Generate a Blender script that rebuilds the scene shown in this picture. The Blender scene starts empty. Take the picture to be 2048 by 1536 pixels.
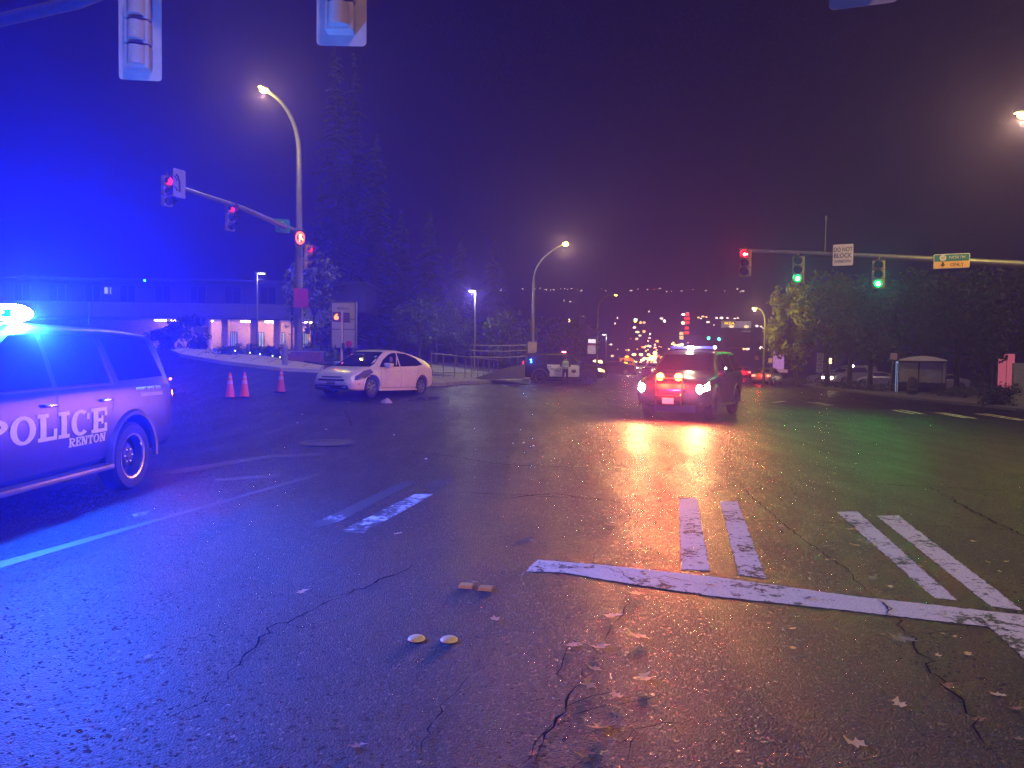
import bpy, bmesh, math, random
from mathutils import Vector, Matrix, Euler, noise
from mathutils.bvhtree import BVHTree
R = math.radians
rnd = random.Random(7)
sc = bpy.context.scene
col = sc.collection

# ------------------------------------------------------------------ camera
FPX, CAMZ = 1500.0, 1.65
PITCH, ROLL = 2.05, 0.8
cd = bpy.data.cameras.new('camera'); cam = bpy.data.objects.new('camera', cd); col.objects.link(cam)
cd.sensor_width = 36.0; cd.lens = FPX / 2048 * 36.0; cd.clip_start = 0.05; cd.clip_end = 3000
cam.matrix_world = Matrix.Translation((0, 0, CAMZ)) @ Matrix.Rotation(R(90 - PITCH), 4, 'X') @ Matrix.Rotation(R(ROLL), 4, 'Z')
sc.camera = cam
CM = cam.matrix_world.to_3x3()

# ------------------------------------------------------------------ night sky, fill sun, exposure
w = bpy.data.worlds.new('World'); sc.world = w; w.use_nodes = True
wn = w.node_tree; bg = wn.nodes['Background']
sky = wn.nodes.new('ShaderNodeTexSky'); sky.sky_type = 'NISHITA'; sky.sun_disc = False
sky.sun_elevation = R(-4); sky.sun_rotation = R(200)
wn.links.new(sky.outputs[0], bg.inputs[0]); bg.inputs[1].default_value = 0.05
sd = bpy.data.lights.new('fill_sun', 'SUN'); sd.energy = 2.3; sd.angle = R(6); sd.color = (1.0, 0.70, 0.52)  # warm sun lamp stands in for unseen street lamps behind the camera
so = bpy.data.objects.new('fill_sun', sd); col.objects.link(so)
so.rotation_euler = Vector((-0.55, 0.75, -0.85)).to_track_quat('-Z', 'Y').to_euler()
sc.view_settings.view_transform = 'Standard'; sc.view_settings.look = 'None'
sc.view_settings.exposure = 0.0; sc.view_settings.gamma = 1.0
try: sc.view_settings.use_curve_mapping = False
except Exception: pass
sc.render.engine = 'CYCLES'
cy = sc.cycles
cy.use_denoising = True; cy.denoiser = 'OPENIMAGEDENOISE'; cy.denoising_prefilter = 'NONE'; cy.denoising_input_passes = 'RGB_ALBEDO_NORMAL'; cy.max_bounces = 5; cy.diffuse_bounces = 1; cy.glossy_bounces = 2
cy.transmission_bounces = 3; cy.volume_bounces = 0; cy.transparent_max_bounces = 6
cy.sample_clamp_indirect = 3.0; cy.sample_clamp_direct = 0.0; cy.use_light_tree = True
cy.caustics_reflective = False; cy.caustics_refractive = False

# ------------------------------------------------------------------ terrain and placing
def sst(a, b, v):
    t = max(0.0, min(1.0, (v - a) / (b - a))); return t * t * (3 - 2 * t)
def zg(x, y):
    u = max(0.0, 1.5 - x)
    z = 2.6 * (1 - math.exp(-0.15 * max(0, u - 0.0) ** 1.0 / 2.6)) * sst(13, 34, y)
    v = x - 8
    if v > 0: z -= 1.4 * (1 - math.exp(-0.033 * v * sst(0, 4, v) / 1.4)) * sst(10, 22, y)
    return z
def ray(px, py):
    d = CM @ Vector(((px - 1024) / FPX, (768 - py) / FPX, -1)); return d / d.y
def P(px, py, D): return Vector((0, 0, CAMZ)) + ray(px, py) * D
def G(px, py, off=0.0):
    d = ray(px, py); D = 2.0
    while D < 400:
        p = Vector((0, 0, CAMZ)) + d * D
        if p.z <= zg(p.x, p.y) + off: break
        D += 0.25
    lo, hi = D - 0.25, D
    for _ in range(14):
        m = (lo + hi) / 2; p = Vector((0, 0, CAMZ)) + d * m
        if p.z <= zg(p.x, p.y) + off: hi = m
        else: lo = m
    return Vector((0, 0, CAMZ)) + d * hi
def XZ(px, D): # ground point under a column at depth D
    p = P(px, 720, D); return Vector((p.x, p.y, zg(p.x, p.y)))

# ------------------------------------------------------------------ materials
MC = {}
def mat(name, c, rough=0.6, metal=0.0, var=0.12, scale=6.0, bump=0.15, coat=0.0, spec=0.5, dirt=0.0):
    if name in MC: return MC[name]
    m = bpy.data.materials.new(name); m.use_nodes = True; t = m.node_tree; n = t.nodes; b = n['Principled BSDF']
    tc = n.new('ShaderNodeTexCoord'); nz = n.new('ShaderNodeTexNoise')
    nz.inputs['Scale'].default_value = scale; nz.inputs['Detail'].default_value = 6; nz.inputs['Roughness'].default_value = 0.65
    t.links.new(tc.outputs['Object'], nz.inputs['Vector'])
    cr = n.new('ShaderNodeValToRGB'); cr.color_ramp.elements[0].position = 0.3; cr.color_ramp.elements[1].position = 0.72
    cr.color_ramp.elements[0].color = tuple(max(0, v * (1 - var - dirt)) for v in c) + (1,)
    cr.color_ramp.elements[1].color = tuple(min(1, v * (1 + var)) for v in c) + (1,)
    t.links.new(nz.outputs['Fac'], cr.inputs[0]); t.links.new(cr.outputs[0], b.inputs['Base Color'])
    b.inputs['Roughness'].default_value = rough; b.inputs['Metallic'].default_value = metal
    b.inputs['Coat Weight'].default_value = coat; b.inputs['Specular IOR Level'].default_value = spec
    if bump:
        nb = n.new('ShaderNodeTexNoise'); nb.inputs['Scale'].default_value = scale * 5
        t.links.new(tc.outputs['Object'], nb.inputs['Vector'])
        bp = n.new('ShaderNodeBump'); bp.inputs['Strength'].default_value = bump; bp.inputs['Distance'].default_value = 0.01
        t.links.new(nb.outputs['Fac'], bp.inputs['Height']); t.links.new(bp.outputs[0], b.inputs['Normal'])
    MC[name] = m; return m
def emis(name, c, s, sample=False):
    if name in MC: return MC[name]
    m = bpy.data.materials.new(name); m.use_nodes = True; t = m.node_tree; n = t.nodes; b = n['Principled BSDF']
    b.inputs['Base Color'].default_value = tuple(v * .4 for v in c[:3]) + (1,)
    b.inputs['Emission Color'].default_value = tuple(c[:3]) + (1,); b.inputs['Emission Strength'].default_value = s
    if not sample: m.cycles.emission_sampling = 'NONE'
    MC[name] = m; return m

def asphalt():
    m = bpy.data.materials.new('asphalt'); m.use_nodes = True; t = m.node_tree; n = t.nodes; L = t.links; b = n['Principled BSDF']
    tc = n.new('ShaderNodeTexCoord')
    v1 = n.new('ShaderNodeTexVoronoi'); v1.inputs['Scale'].default_value = 62; v1.inputs['Randomness'].default_value = 1
    n1 = n.new('ShaderNodeTexNoise'); n1.inputs['Scale'].default_value = 0.35; n1.inputs['Detail'].default_value = 8; n1.inputs['Roughness'].default_value = .7
    n2 = n.new('ShaderNodeTexNoise'); n2.inputs['Scale'].default_value = 60; n2.inputs['Detail'].default_value = 5; n2.inputs['Roughness'].default_value = .75
    n3 = n.new('ShaderNodeTexNoise'); n3.inputs['Scale'].default_value = 2.2; n3.inputs['Detail'].default_value = 7
    mp = n.new('ShaderNodeMapping'); mp.inputs['Rotation'].default_value = (0, 0, R(12.5)); mp.inputs['Scale'].default_value = (1.0, .12, 1)
    L.new(tc.outputs['Object'], mp.inputs[0])
    for q in (v1, n1, n2): L.new(tc.outputs['Object'], q.inputs['Vector'])
    L.new(mp.outputs[0], n3.inputs['Vector'])
    cr = n.new('ShaderNodeValToRGB'); e = cr.color_ramp.elements
    e[0].position = .0; e[0].color = (.006, .006, .0065, 1); e[1].position = 1; e[1].color = (.24, .23, .22, 1)
    e2 = cr.color_ramp.elements.new(.62); e2.color = (.017, .017, .018, 1); e3 = cr.color_ramp.elements.new(.85); e3.color = (.05, .05, .049, 1)
    L.new(v1.outputs['Color'], cr.inputs[0])
    mx = n.new('ShaderNodeMixRGB'); mx.blend_type = 'MULTIPLY'; mx.inputs[0].default_value = 1
    cr2 = n.new('ShaderNodeValToRGB'); cr2.color_ramp.elements[0].position = .32; cr2.color_ramp.elements[0].color = (.42, .42, .42, 1)
    cr2.color_ramp.elements[1].position = .7; cr2.color_ramp.elements[1].color = (1.3, 1.3, 1.3, 1)
    ad = n.new('ShaderNodeMath'); ad.operation = 'MULTIPLY_ADD'; ad.inputs[1].default_value = .5
    L.new(n1.outputs['Fac'], ad.inputs[0])
    hf = n.new('ShaderNodeMath'); hf.operation = 'MULTIPLY'; hf.inputs[1].default_value = .5; L.new(n3.outputs['Fac'], hf.inputs[0]); L.new(hf.outputs[0], ad.inputs[2])
    L.new(ad.outputs[0], cr2.inputs[0]); L.new(cr.outputs[0], mx.inputs[1]); L.new(cr2.outputs[0], mx.inputs[2])
    L.new(mx.outputs[0], b.inputs['Base Color'])
    # damp patches: roughness varies with the large noise
    rr = n.new('ShaderNodeMapRange'); rr.inputs[1].default_value = .35; rr.inputs[2].default_value = .65; rr.inputs[3].default_value = .36; rr.inputs[4].default_value = .56
    L.new(ad.outputs[0], rr.inputs[0]); sx_ = n.new('ShaderNodeSeparateColor'); L.new(v1.outputs['Color'], sx_.inputs[0])
    gl_ = n.new('ShaderNodeMapRange'); gl_.inputs[1].default_value = .86; gl_.inputs[2].default_value = .92; gl_.inputs[3].default_value = 1.0; gl_.inputs[4].default_value = .35; L.new(sx_.outputs[1], gl_.inputs[0])
    ml_ = n.new('ShaderNodeMath'); ml_.operation = 'MULTIPLY'; L.new(rr.outputs[0], ml_.inputs[0]); L.new(gl_.outputs[0], ml_.inputs[1]); L.new(ml_.outputs[0], b.inputs['Roughness'])
    b.inputs['Specular IOR Level'].default_value = .24
    v2 = n.new('ShaderNodeTexVoronoi'); v2.inputs['Scale'].default_value = 85; L.new(tc.outputs['Object'], v2.inputs['Vector'])
    hh = n.new('ShaderNodeMath'); hh.operation = 'SUBTRACT'; L.new(n2.outputs['Fac'], hh.inputs[0]); L.new(v2.outputs['Distance'], hh.inputs[1])
    bp = n.new('ShaderNodeBump'); bp.inputs['Strength'].default_value = 1.0; bp.inputs['Distance'].default_value = .012
    L.new(hh.outputs[0], bp.inputs['Height']); L.new(bp.outputs[0], b.inputs['Normal'])
    return m
def paint(name, c, wear=.5, edge=.06, scale=9):
    m = bpy.data.materials.new(name); m.use_nodes = True; t = m.node_tree; n = t.nodes; L = t.links; b = n['Principled BSDF']
    tc = n.new('ShaderNodeTexCoord')
    n1 = n.new('ShaderNodeTexNoise'); n1.inputs['Scale'].default_value = scale; n1.inputs['Detail'].default_value = 9; n1.inputs['Roughness'].default_value = .75
    n2 = n.new('ShaderNodeTexNoise'); n2.inputs['Scale'].default_value = 1.5; n2.inputs['Detail'].default_value = 3
    n3 = n.new('ShaderNodeTexNoise'); n3.inputs['Scale'].default_value = 60
    for q in (n1, n2, n3): L.new(tc.outputs['Object'], q.inputs['Vector'])
    a = n.new('ShaderNodeMath'); a.operation = 'MULTIPLY_ADD'; a.inputs[1].default_value = .65; L.new(n2.outputs['Fac'], a.inputs[0]); L.new(n1.outputs['Fac'], a.inputs[2])
    mr = n.new('ShaderNodeMapRange'); mr.inputs[1].default_value = wear + .32; mr.inputs[2].default_value = wear + .32 + edge; L.new(a.outputs[0], mr.inputs[0])
    c2 = n.new('ShaderNodeValToRGB'); c2.color_ramp.elements[0].color = tuple(v * .72 for v in c) + (1,); c2.color_ramp.elements[1].color = tuple(c) + (1,)
    c2.color_ramp.elements[0].position = .35; c2.color_ramp.elements[1].position = .6; L.new(n3.outputs['Fac'], c2.inputs[0])
    mx = n.new('ShaderNodeMixRGB'); L.new(mr.outputs[0], mx.inputs[0]); L.new(c2.outputs[0], mx.inputs[2]); mx.inputs[1].default_value = (.022, .022, .023, 1)
    L.new(mx.outputs[0], b.inputs['Base Color']); b.inputs['Roughness'].default_value = .6
    bp = n.new('ShaderNodeBump'); bp.inputs['Strength'].default_value = .5; bp.inputs['Distance'].default_value = .006
    L.new(n3.outputs['Fac'], bp.inputs['Height']); L.new(bp.outputs[0], b.inputs['Normal'])
    return m

# ------------------------------------------------------------------ mesh building
class MB:
    def __init__(s): s.v = []; s.f = []
    def add(s, vs, fs):
        o = len(s.v); s.v += [tuple(v) for v in vs]; s.f += [tuple(i + o for i in f) for f in fs]; return s
    def box(s, x0, x1, y0, y1, z0, z1, M=None, ch=0.0):
        if ch:
            bm = bmesh.new(); bmesh.ops.create_cube(bm, size=1)
            for v in bm.verts: v.co = ((x0 + x1) / 2 + v.co.x * (x1 - x0), (y0 + y1) / 2 + v.co.y * (y1 - y0), (z0 + z1) / 2 + v.co.z * (z1 - z0))
            bmesh.ops.bevel(bm, geom=bm.edges[:], offset=ch, segments=2, profile=.6, affect='EDGES')
            bm.verts.index_update(); vs = [v.co.copy() for v in bm.verts]; fs = [[v.index for v in f.verts] for f in bm.faces]; bm.free()
        else:
            vs = [Vector((x, y, z)) for z in (z0, z1) for y in (y0, y1) for x in (x0, x1)]
            fs = [(0, 2, 3, 1), (4, 5, 7, 6), (0, 1, 5, 4), (2, 6, 7, 3), (0, 4, 6, 2), (1, 3, 7, 5)]
        if M: vs = [M @ v for v in vs]
        return s.add(vs, fs)
    def tube(s, pts, rad, seg=8, caps=True):
        pts = [Vector(p) for p in pts]; rings = []
        rad = rad if isinstance(rad, (list, tuple)) else [rad] * len(pts)
        vs = []; up = None
        for i, p in enumerate(pts):
            t = (pts[min(i + 1, len(pts) - 1)] - pts[max(i - 1, 0)]).normalized()
            if up is None:
                up = Vector((0, 0, 1)) if abs(t.z) < .9 else Vector((1, 0, 0))
            a = t.cross(up).normalized(); bb = a.cross(t).normalized(); up = bb
            for k in range(seg):
                an = 2 * math.pi * k / seg; vs.append(p + (a * math.cos(an) + bb * math.sin(an)) * rad[i])
        fs = []
        for i in range(len(pts) - 1):
            for k in range(seg):
                fs.append((i * seg + k, i * seg + (k + 1) % seg, (i + 1) * seg + (k + 1) % seg, (i + 1) * seg + k))
        if caps: fs.append(tuple(range(seg))[::-1]); fs.append(tuple((len(pts) - 1) * seg + k for k in range(seg)))
        return s.add(vs, fs)
    def lathe(s, prof, seg=24, M=None, caps=True):  # prof: (r, h) about local Z
        vs = []; fs = []
        for r, h in prof:
            for k in range(seg):
                a = 2 * math.pi * k / seg; vs.append(Vector((r * math.cos(a), r * math.sin(a), h)))
        for i in range(len(prof) - 1):
            for k in range(seg): fs.append((i * seg + k, i * seg + (k + 1) % seg, (i + 1) * seg + (k + 1) % seg, (i + 1) * seg + k))
        if caps and prof[0][0] > 1e-4: fs.append(tuple(range(seg))[::-1])
        if caps and prof[-1][0] > 1e-4: fs.append(tuple((len(prof) - 1) * seg + k for k in range(seg)))
        if M: vs = [M @ v for v in vs]
        return s.add(vs, fs)
    def prism(s, poly, h, M=None):  # poly in XY, thickness h along Z
        k = len(poly); vs = [Vector((x, y, 0)) for x, y in poly] + [Vector((x, y, h)) for x, y in poly]
        fs = [tuple(range(k))[::-1], tuple(range(k, 2 * k))] + [(i, (i + 1) % k, k + (i + 1) % k, k + i) for i in range(k)]
        if M: vs = [M @ v for v in vs]
        return s.add(vs, fs)
    def ball(s, c, r, seg=10, rings=6, sc_=(1, 1, 1)):
        prof = []
        vs = []; fs = []
        for i in range(rings + 1):
            th = math.pi * i / rings
            for k in range(seg):
                a = 2 * math.pi * k / seg
                vs.append(Vector(c) + Vector((r * sc_[0] * math.sin(th) * math.cos(a), r * sc_[1] * math.sin(th) * math.sin(a), r * sc_[2] * math.cos(th))))
        for i in range(rings):
            for k in range(seg): fs.append((i * seg + k, (i + 1) * seg + k, (i + 1) * seg + (k + 1) % seg, i * seg + (k + 1) % seg))
        return s.add(vs, fs)
    def mesh(s, name, m, smooth=False):
        me = bpy.data.meshes.new(name); me.from_pydata([tuple(v) for v in s.v], [], s.f); me.update()
        if m: me.materials.append(m)
        bm = bmesh.new(); bm.from_mesh(me); bmesh.ops.remove_doubles(bm, verts=bm.verts, dist=1e-5)
        bmesh.ops.recalc_face_normals(bm, faces=bm.faces); bm.to_mesh(me); bm.free()
        if smooth:
            for p in me.polygons: p.use_smooth = True
            try: me.set_sharp_from_angle(angle=R(38))
            except Exception: pass
        return me
    def build(s, name, m, parent=None, smooth=False, loc=None):
        return link(name, s.mesh(name, m, smooth), parent, loc)
def link(name, me, parent=None, loc=None):
    o = bpy.data.objects.new(name, me); col.objects.link(o)
    if parent: o.parent = parent
    if loc is not None: o.location = loc
    return o
def tag(o, label=None, cat=None, group=None, kind=None):
    if label: o['label'] = label
    if cat: o['category'] = cat
    if group: o['group'] = group
    if kind: o['kind'] = kind
    return o
def thing(name, label, cat, loc=(0, 0, 0), rz=0.0, group=None):
    o = bpy.data.objects.new(name, None); col.objects.link(o); o.location = loc; o.rotation_euler = (0, 0, rz)
    o.empty_display_size = .1
    return tag(o, label, cat, group)
KIDS = {}
def kids(o): return [c for c in col.objects if c.parent == o]
def dup(o, label=None, loc=None, rz=None, group=None, parent=None, skip=()):
    c = o.copy(); col.objects.link(c)
    if parent: c.parent = parent
    if label: c['label'] = label
    if group: c['group'] = group
    if loc is not None: c.location = loc
    if rz is not None: c.rotation_euler = (0, 0, rz)
    for k in o.children:
        if k.name.split('.')[0] in skip: continue
        dup(k, parent=c, skip=skip)
    return c
def lamp(kind, loc, power, color, parent=None, size=.05, target=None, spot=120, blend=.5, name='bulb'):
    ld = bpy.data.lights.new(name, kind); ld.energy = power; ld.color = color
    ld.shadow_soft_size = size
    if kind == 'SPOT': ld.spot_size = R(spot); ld.spot_blend = blend
    o = bpy.data.objects.new(name, ld); col.objects.link(o); o.location = loc
    if parent: o.parent = parent
    if target is not None: o.rotation_euler = (Vector(target) - Vector(loc)).to_track_quat('-Z', 'Y').to_euler()
    return o
def bool_cut(o, cutter_mb):
    cme = cutter_mb.mesh('c', None); co = bpy.data.objects.new('c', cme); col.objects.link(co)
    pr = o.parent; o.parent = None
    md = o.modifiers.new('b', 'BOOLEAN'); md.operation = 'DIFFERENCE'; md.solver = 'EXACT'; md.object = co
    dg = bpy.context.evaluated_depsgraph_get(); dg.update()
    me = bpy.data.meshes.new_from_object(o.evaluated_get(dg)); o.modifiers.clear(); o.data = me
    col.objects.unlink(co); bpy.data.objects.remove(co); o.parent = pr
    for p in me.polygons: p.use_smooth = True
    try: me.set_sharp_from_angle(angle=R(40))
    except Exception: pass
def text_mesh(s, h, m, sx=1.0, bold=0.0, extrude=0.002, spacing=1.0, slab=0.0, name='lettering'):
    c = bpy.data.curves.new('t', 'FONT'); c.body = s; c.size = 1; c.align_x = 'LEFT'; c.offset = bold; c.extrude = 0; c.space_character = spacing
    c.resolution_u = 4
    o = bpy.data.objects.new('t', c); col.objects.link(o); dg = bpy.context.evaluated_depsgraph_get(); dg.update()
    me = bpy.data.meshes.new_from_object(o.evaluated_get(dg)); col.objects.unlink(o); bpy.data.objects.remove(o)
    ys = [v.co.y for v in me.vertices]; xs = [v.co.x for v in me.vertices]
    k = h / max(1e-6, (max(ys) - min(ys))); x0 = (max(xs) + min(xs)) / 2; y0 = (max(ys) + min(ys)) / 2
    for v in me.vertices: v.co = Vector(((v.co.x - x0) * k * sx, (v.co.y - y0) * k, 0))
    bm = bmesh.new(); bm.from_mesh(me)
    if extrude:
        g = bmesh.ops.extrude_face_region(bm, geom=bm.faces[:]); bmesh.ops.translate(bm, verts=[e for e in g['geom'] if isinstance(e, bmesh.types.BMVert)], vec=(0, 0, extrude))
    bmesh.ops.recalc_face_normals(bm, faces=bm.faces); bm.to_mesh(me); bm.free()
    me.materials.clear(); me.materials.append(m); me.name = name
    return me
def text(s, h, m, parent, loc, rot=(math.pi / 2, 0, 0), **k):
    o = link('lettering', text_mesh(s, h, m, **k), parent, loc); o.rotation_euler = rot; return o

def drape(name, poly, m, off=.004, thick=0.0, cell=1.0, parent=None, kind='structure', cat=None, label=None, group=None, offf=None):
    # a sheet (or slab) following the terrain
    bm = bmesh.new(); vs = [bm.verts.new((p[0], p[1], 0)) for p in poly]; f = bm.faces.new(vs)
    bmesh.ops.triangulate(bm, faces=bm.faces[:])
    x0 = min(p[0] for p in poly); x1 = max(p[0] for p in poly); y0 = min(p[1] for p in poly); y1 = max(p[1] for p in poly)
    if cell:
        for ax, a, b in ((0, x0, x1), (1, y0, y1)):
            k = math.ceil(a / cell) * cell
            while k < b:
                co = (k, 0, 0) if ax == 0 else (0, k, 0); no = (1, 0, 0) if ax == 0 else (0, 1, 0)
                bmesh.ops.bisect_plane(bm, geom=bm.verts[:] + bm.edges[:] + bm.faces[:], plane_co=co, plane_no=no, dist=1e-5)
                k += cell
    bmesh.ops.remove_doubles(bm, verts=bm.verts, dist=1e-4)
    if thick:
        g = bmesh.ops.extrude_face_region(bm, geom=bm.faces[:])
        for e in g['geom']:
            if isinstance(e, bmesh.types.BMVert): e.tag = True
    for v in bm.verts:
        top = (not thick) or v.tag
        v.co.z = zg(v.co.x, v.co.y) + (off + (thick if top else -.05) if thick else off)
    bmesh.ops.recalc_face_normals(bm, faces=bm.faces)
    if not thick:
        for f in bm.faces:
            if f.normal.z < 0: f.normal_flip()
    me = bpy.data.meshes.new(name); bm.to_mesh(me); bm.free(); me.materials.append(m)
    o = link(name, me, parent)
    return tag(o, label, cat, group, kind)
def strip(name, a, b, width, m, off=.004, **k):
    a = Vector(a[:2]); b = Vector(b[:2]); d = (b - a).normalized(); n_ = Vector((-d.y, d.x)) * width / 2
    return drape(name, [a - n_, b - n_, b + n_, a + n_], m, off, **k)
# ------------------------------------------------------------------ vehicles
def pchip(xs, ys, x):
    n = len(xs)
    if x <= xs[0]: return ys[0]
    if x >= xs[-1]: return ys[-1]
    h = [xs[i + 1] - xs[i] for i in range(n - 1)]; d = [(ys[i + 1] - ys[i]) / h[i] for i in range(n - 1)]
    def sl(i):
        if i == 0: return d[0]
        if i == n - 1: return d[-1]
        if d[i - 1] * d[i] <= 0: return 0.0
        w1 = 2 * h[i] + h[i - 1]; w2 = h[i] + 2 * h[i - 1]
        return (w1 + w2) / (w1 / d[i - 1] + w2 / d[i])
    for i in range(n - 1):
        if x <= xs[i + 1]:
            t = (x - xs[i]) / h[i]; m0, m1 = sl(i), sl(i + 1)
            return ((2 * t ** 3 - 3 * t * t + 1) * ys[i] + (t ** 3 - 2 * t * t + t) * h[i] * m0 + (-2 * t ** 3 + 3 * t * t) * ys[i + 1] + (t ** 3 - t * t) * h[i] * m1)
def chaikin(pts, n=2):
    for _ in range(n):
        o = [pts[0]]
        for a, b in zip(pts, pts[1:]): o += [(a[0] * .75 + b[0] * .25, a[1] * .75 + b[1] * .25), (a[0] * .25 + b[0] * .75, a[1] * .25 + b[1] * .75)]
        o.append(pts[-1]); pts = o
    return pts
# station: x, zlow, belt z, top z, wlow, wbelt, wtop
CARS = {
 'suv': dict(st=[(-2.58, .62, 1.12, 1.22, .80, .86, .70), (-2.54, .48, 1.24, 1.60, .92, .94, .71), (-2.44, .42, 1.26, 1.86, .97, .98, .74), (-2.1, .40, 1.27, 1.91, .99, 1.0, .77),
     (-1.2, .38, 1.27, 1.94, 1.0, 1.01, .79), (0.0, .36, 1.25, 1.94, 1.0, 1.01, .78), (.50, .36, 1.23, 1.88, 1.0, 1.01, .77), (.80, .36, 1.22, 1.70, 1.0, 1.01, .80), (1.18, .36, 1.20, 1.33, 1.0, 1.0, .86),
     (1.45, .36, 1.16, 1.25, 1.0, .99, .84), (2.1, .38, 1.10, 1.19, .98, .95, .80), (2.42, .42, 1.00, 1.10, .95, .90, .74), (2.56, .48, .85, .95, .86, .80, .66), (2.60, .55, .70, .78, .74, .68, .55)],
     wx=(1.50, -1.45), wr=.405, arch=.475, trk=.98),
 'hatch': dict(st=[(-2.20, .42, .82, .92, .60, .66, .56), (-2.15, .34, .90, 1.06, .74, .76, .62), (-1.98, .28, .93, 1.16, .82, .82, .64), (-1.45, .24, .94, 1.32, .86, .85, .62), (-.9, .22, .93, 1.42, .865, .86, .62),
     (-.2, .20, .90, 1.485, .865, .86, .63), (.25, .20, .88, 1.47, .865, .86, .63), (.7, .20, .88, 1.30, .865, .86, .64), (1.18, .20, .87, 1.02, .865, .84, .66), (1.5, .20, .83, .94, .85, .80, .62), (1.9, .20, .74, .83, .80, .74, .56),
     (2.12, .22, .62, .70, .72, .66, .48), (2.22, .30, .50, .56, .58, .52, .38)],
     wx=(1.33, -1.37), wr=.315, arch=.365, trk=.83),
 'sedan': dict(st=[(-2.35, .42, .86, .94, .66, .70, .58), (-2.28, .32, .92, 1.02, .80, .80, .64), (-1.75, .24, .95, 1.08, .88, .87, .66), (-1.2, .22, .94, 1.32, .89, .88, .62), (-.7, .20, .93, 1.43, .89, .88, .60),
     (.1, .20, .92, 1.45, .89, .88, .60), (.6, .20, .90, 1.30, .89, .88, .63), (1.05, .20, .90, 1.02, .89, .86, .68), (1.7, .22, .82, .92, .86, .80, .62), (2.2, .26, .68, .76, .74, .70, .54), (2.32, .34, .56, .62, .60, .58, .42)],
     wx=(1.42, -1.40), wr=.33, arch=.375, trk=.86)}
def body_mb(kind):
    S = CARS[kind]['st']; xs = [s[0] for s in S]; N = 70; mb = MB(); ring = None
    # denser near the ends
    xv = sorted(set([xs[0] + (xs[-1] - xs[0]) * i / N for i in range(N + 1)] + xs + [xs[0] + .015, xs[-1] - .015]))
    rings = []
    for x in xv:
        zl, zb, zt, wl, wb, wt = [pchip(xs, [s[k] for s in S], x) for k in range(1, 7)]
        zm = zl + (zb - zl) * .55; wm = max(wl, wb) + .015
        half = [(0, zl), (wl * .86, zl), (wl * .97, zl + .03), (wl, zl + .14), (wm, zm), (wb, zb - .05), (wb - .02, zb), (wt + (wb - wt) * .12, zt - min(.12, (zt - zb) * .35)), (wt * .93, zt - .02), (wt * .55, zt), (0, zt + .012)]
        h = chaikin(half, 2)
        rings.append([(x, y, z) for y, z in h] + [(x, -y, z) for y, z in h[-2:0:-1]])
    k = len(rings[0]); vs = [p for r in rings for p in r]; fs = []
    for i in range(len(rings) - 1):
        for j in range(k): fs.append((i * k + j, i * k + (j + 1) % k, (i + 1) * k + (j + 1) % k, (i + 1) * k + j))
    fs.append(tuple(range(k))); fs.append(tuple((len(rings) - 1) * k + j for j in range(k))[::-1])
    return mb.add(vs, fs)
def decal(bvh, poly, axis, side, off, cuts=.09):
    """a thin skin pressed onto the body: poly in (x,z) seen from the side, or (y,z) seen from front/back"""
    bm = bmesh.new(); bm.faces.new([bm.verts.new((a, b, 0)) for a, b in poly]); bmesh.ops.triangulate(bm, faces=bm.faces[:])
    for ax in (0, 1):
        a = min(p[ax] for p in poly); b = max(p[ax] for p in poly); k = a + cuts
        while k < b - 1e-3:
            bmesh.ops.bisect_plane(bm, geom=bm.verts[:] + bm.edges[:] + bm.faces[:], plane_co=(k, 0, 0) if ax == 0 else (0, k, 0), plane_no=(1, 0, 0) if ax == 0 else (0, 1, 0), dist=1e-5); k += cuts
    bmesh.ops.remove_doubles(bm, verts=bm.verts, dist=1e-5)
    proj(bm, bvh, axis, side, off)
    mb = MB(); bm.verts.index_update(); mb.add([v.co.copy() for v in bm.verts], [[v.index for v in f.verts] for f in bm.faces]); bm.free(); return mb
def proj(bm, bvh, axis, side, off):
    for v in bm.verts:
        a, b, c = v.co
        if axis == 'y': o = Vector((a, side * 3, b)); d = Vector((0, -side, 0))
        elif axis == 'x': o = Vector((side * 5, a, b)); d = Vector((-side, 0, 0))
        else: o = Vector((a, b, 4)); d = Vector((0, 0, -1))
        h = bvh.ray_cast(o, d)
        if h[0] is None:
            q = bvh.find_nearest(o + d * (2.2 if axis != 'x' else 3)); hp, hn = q[0], q[1]
        else: hp, hn = h[0], h[1]
        if hn.dot(d) > 0: hn = -hn
        v.co = hp + hn * off - d * c
def decal_mesh(me, bvh, axis, side, off, cx, cz, flip=False):
    bm = bmesh.new(); bm.from_mesh(me)
    bmesh.ops.triangulate(bm, faces=bm.faces[:])
    for _ in range(1): bmesh.ops.subdivide_edges(bm, edges=[e for e in bm.edges if e.calc_length() > .12], cuts=1)
    for v in bm.verts: v.co = Vector(((-v.co.x if flip else v.co.x) + cx, v.co.y + cz, v.co.z))
    proj(bm, bvh, axis, side, off); bmesh.ops.recalc_face_normals(bm, faces=bm.faces); bm.to_mesh(me); bm.free(); return me
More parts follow.
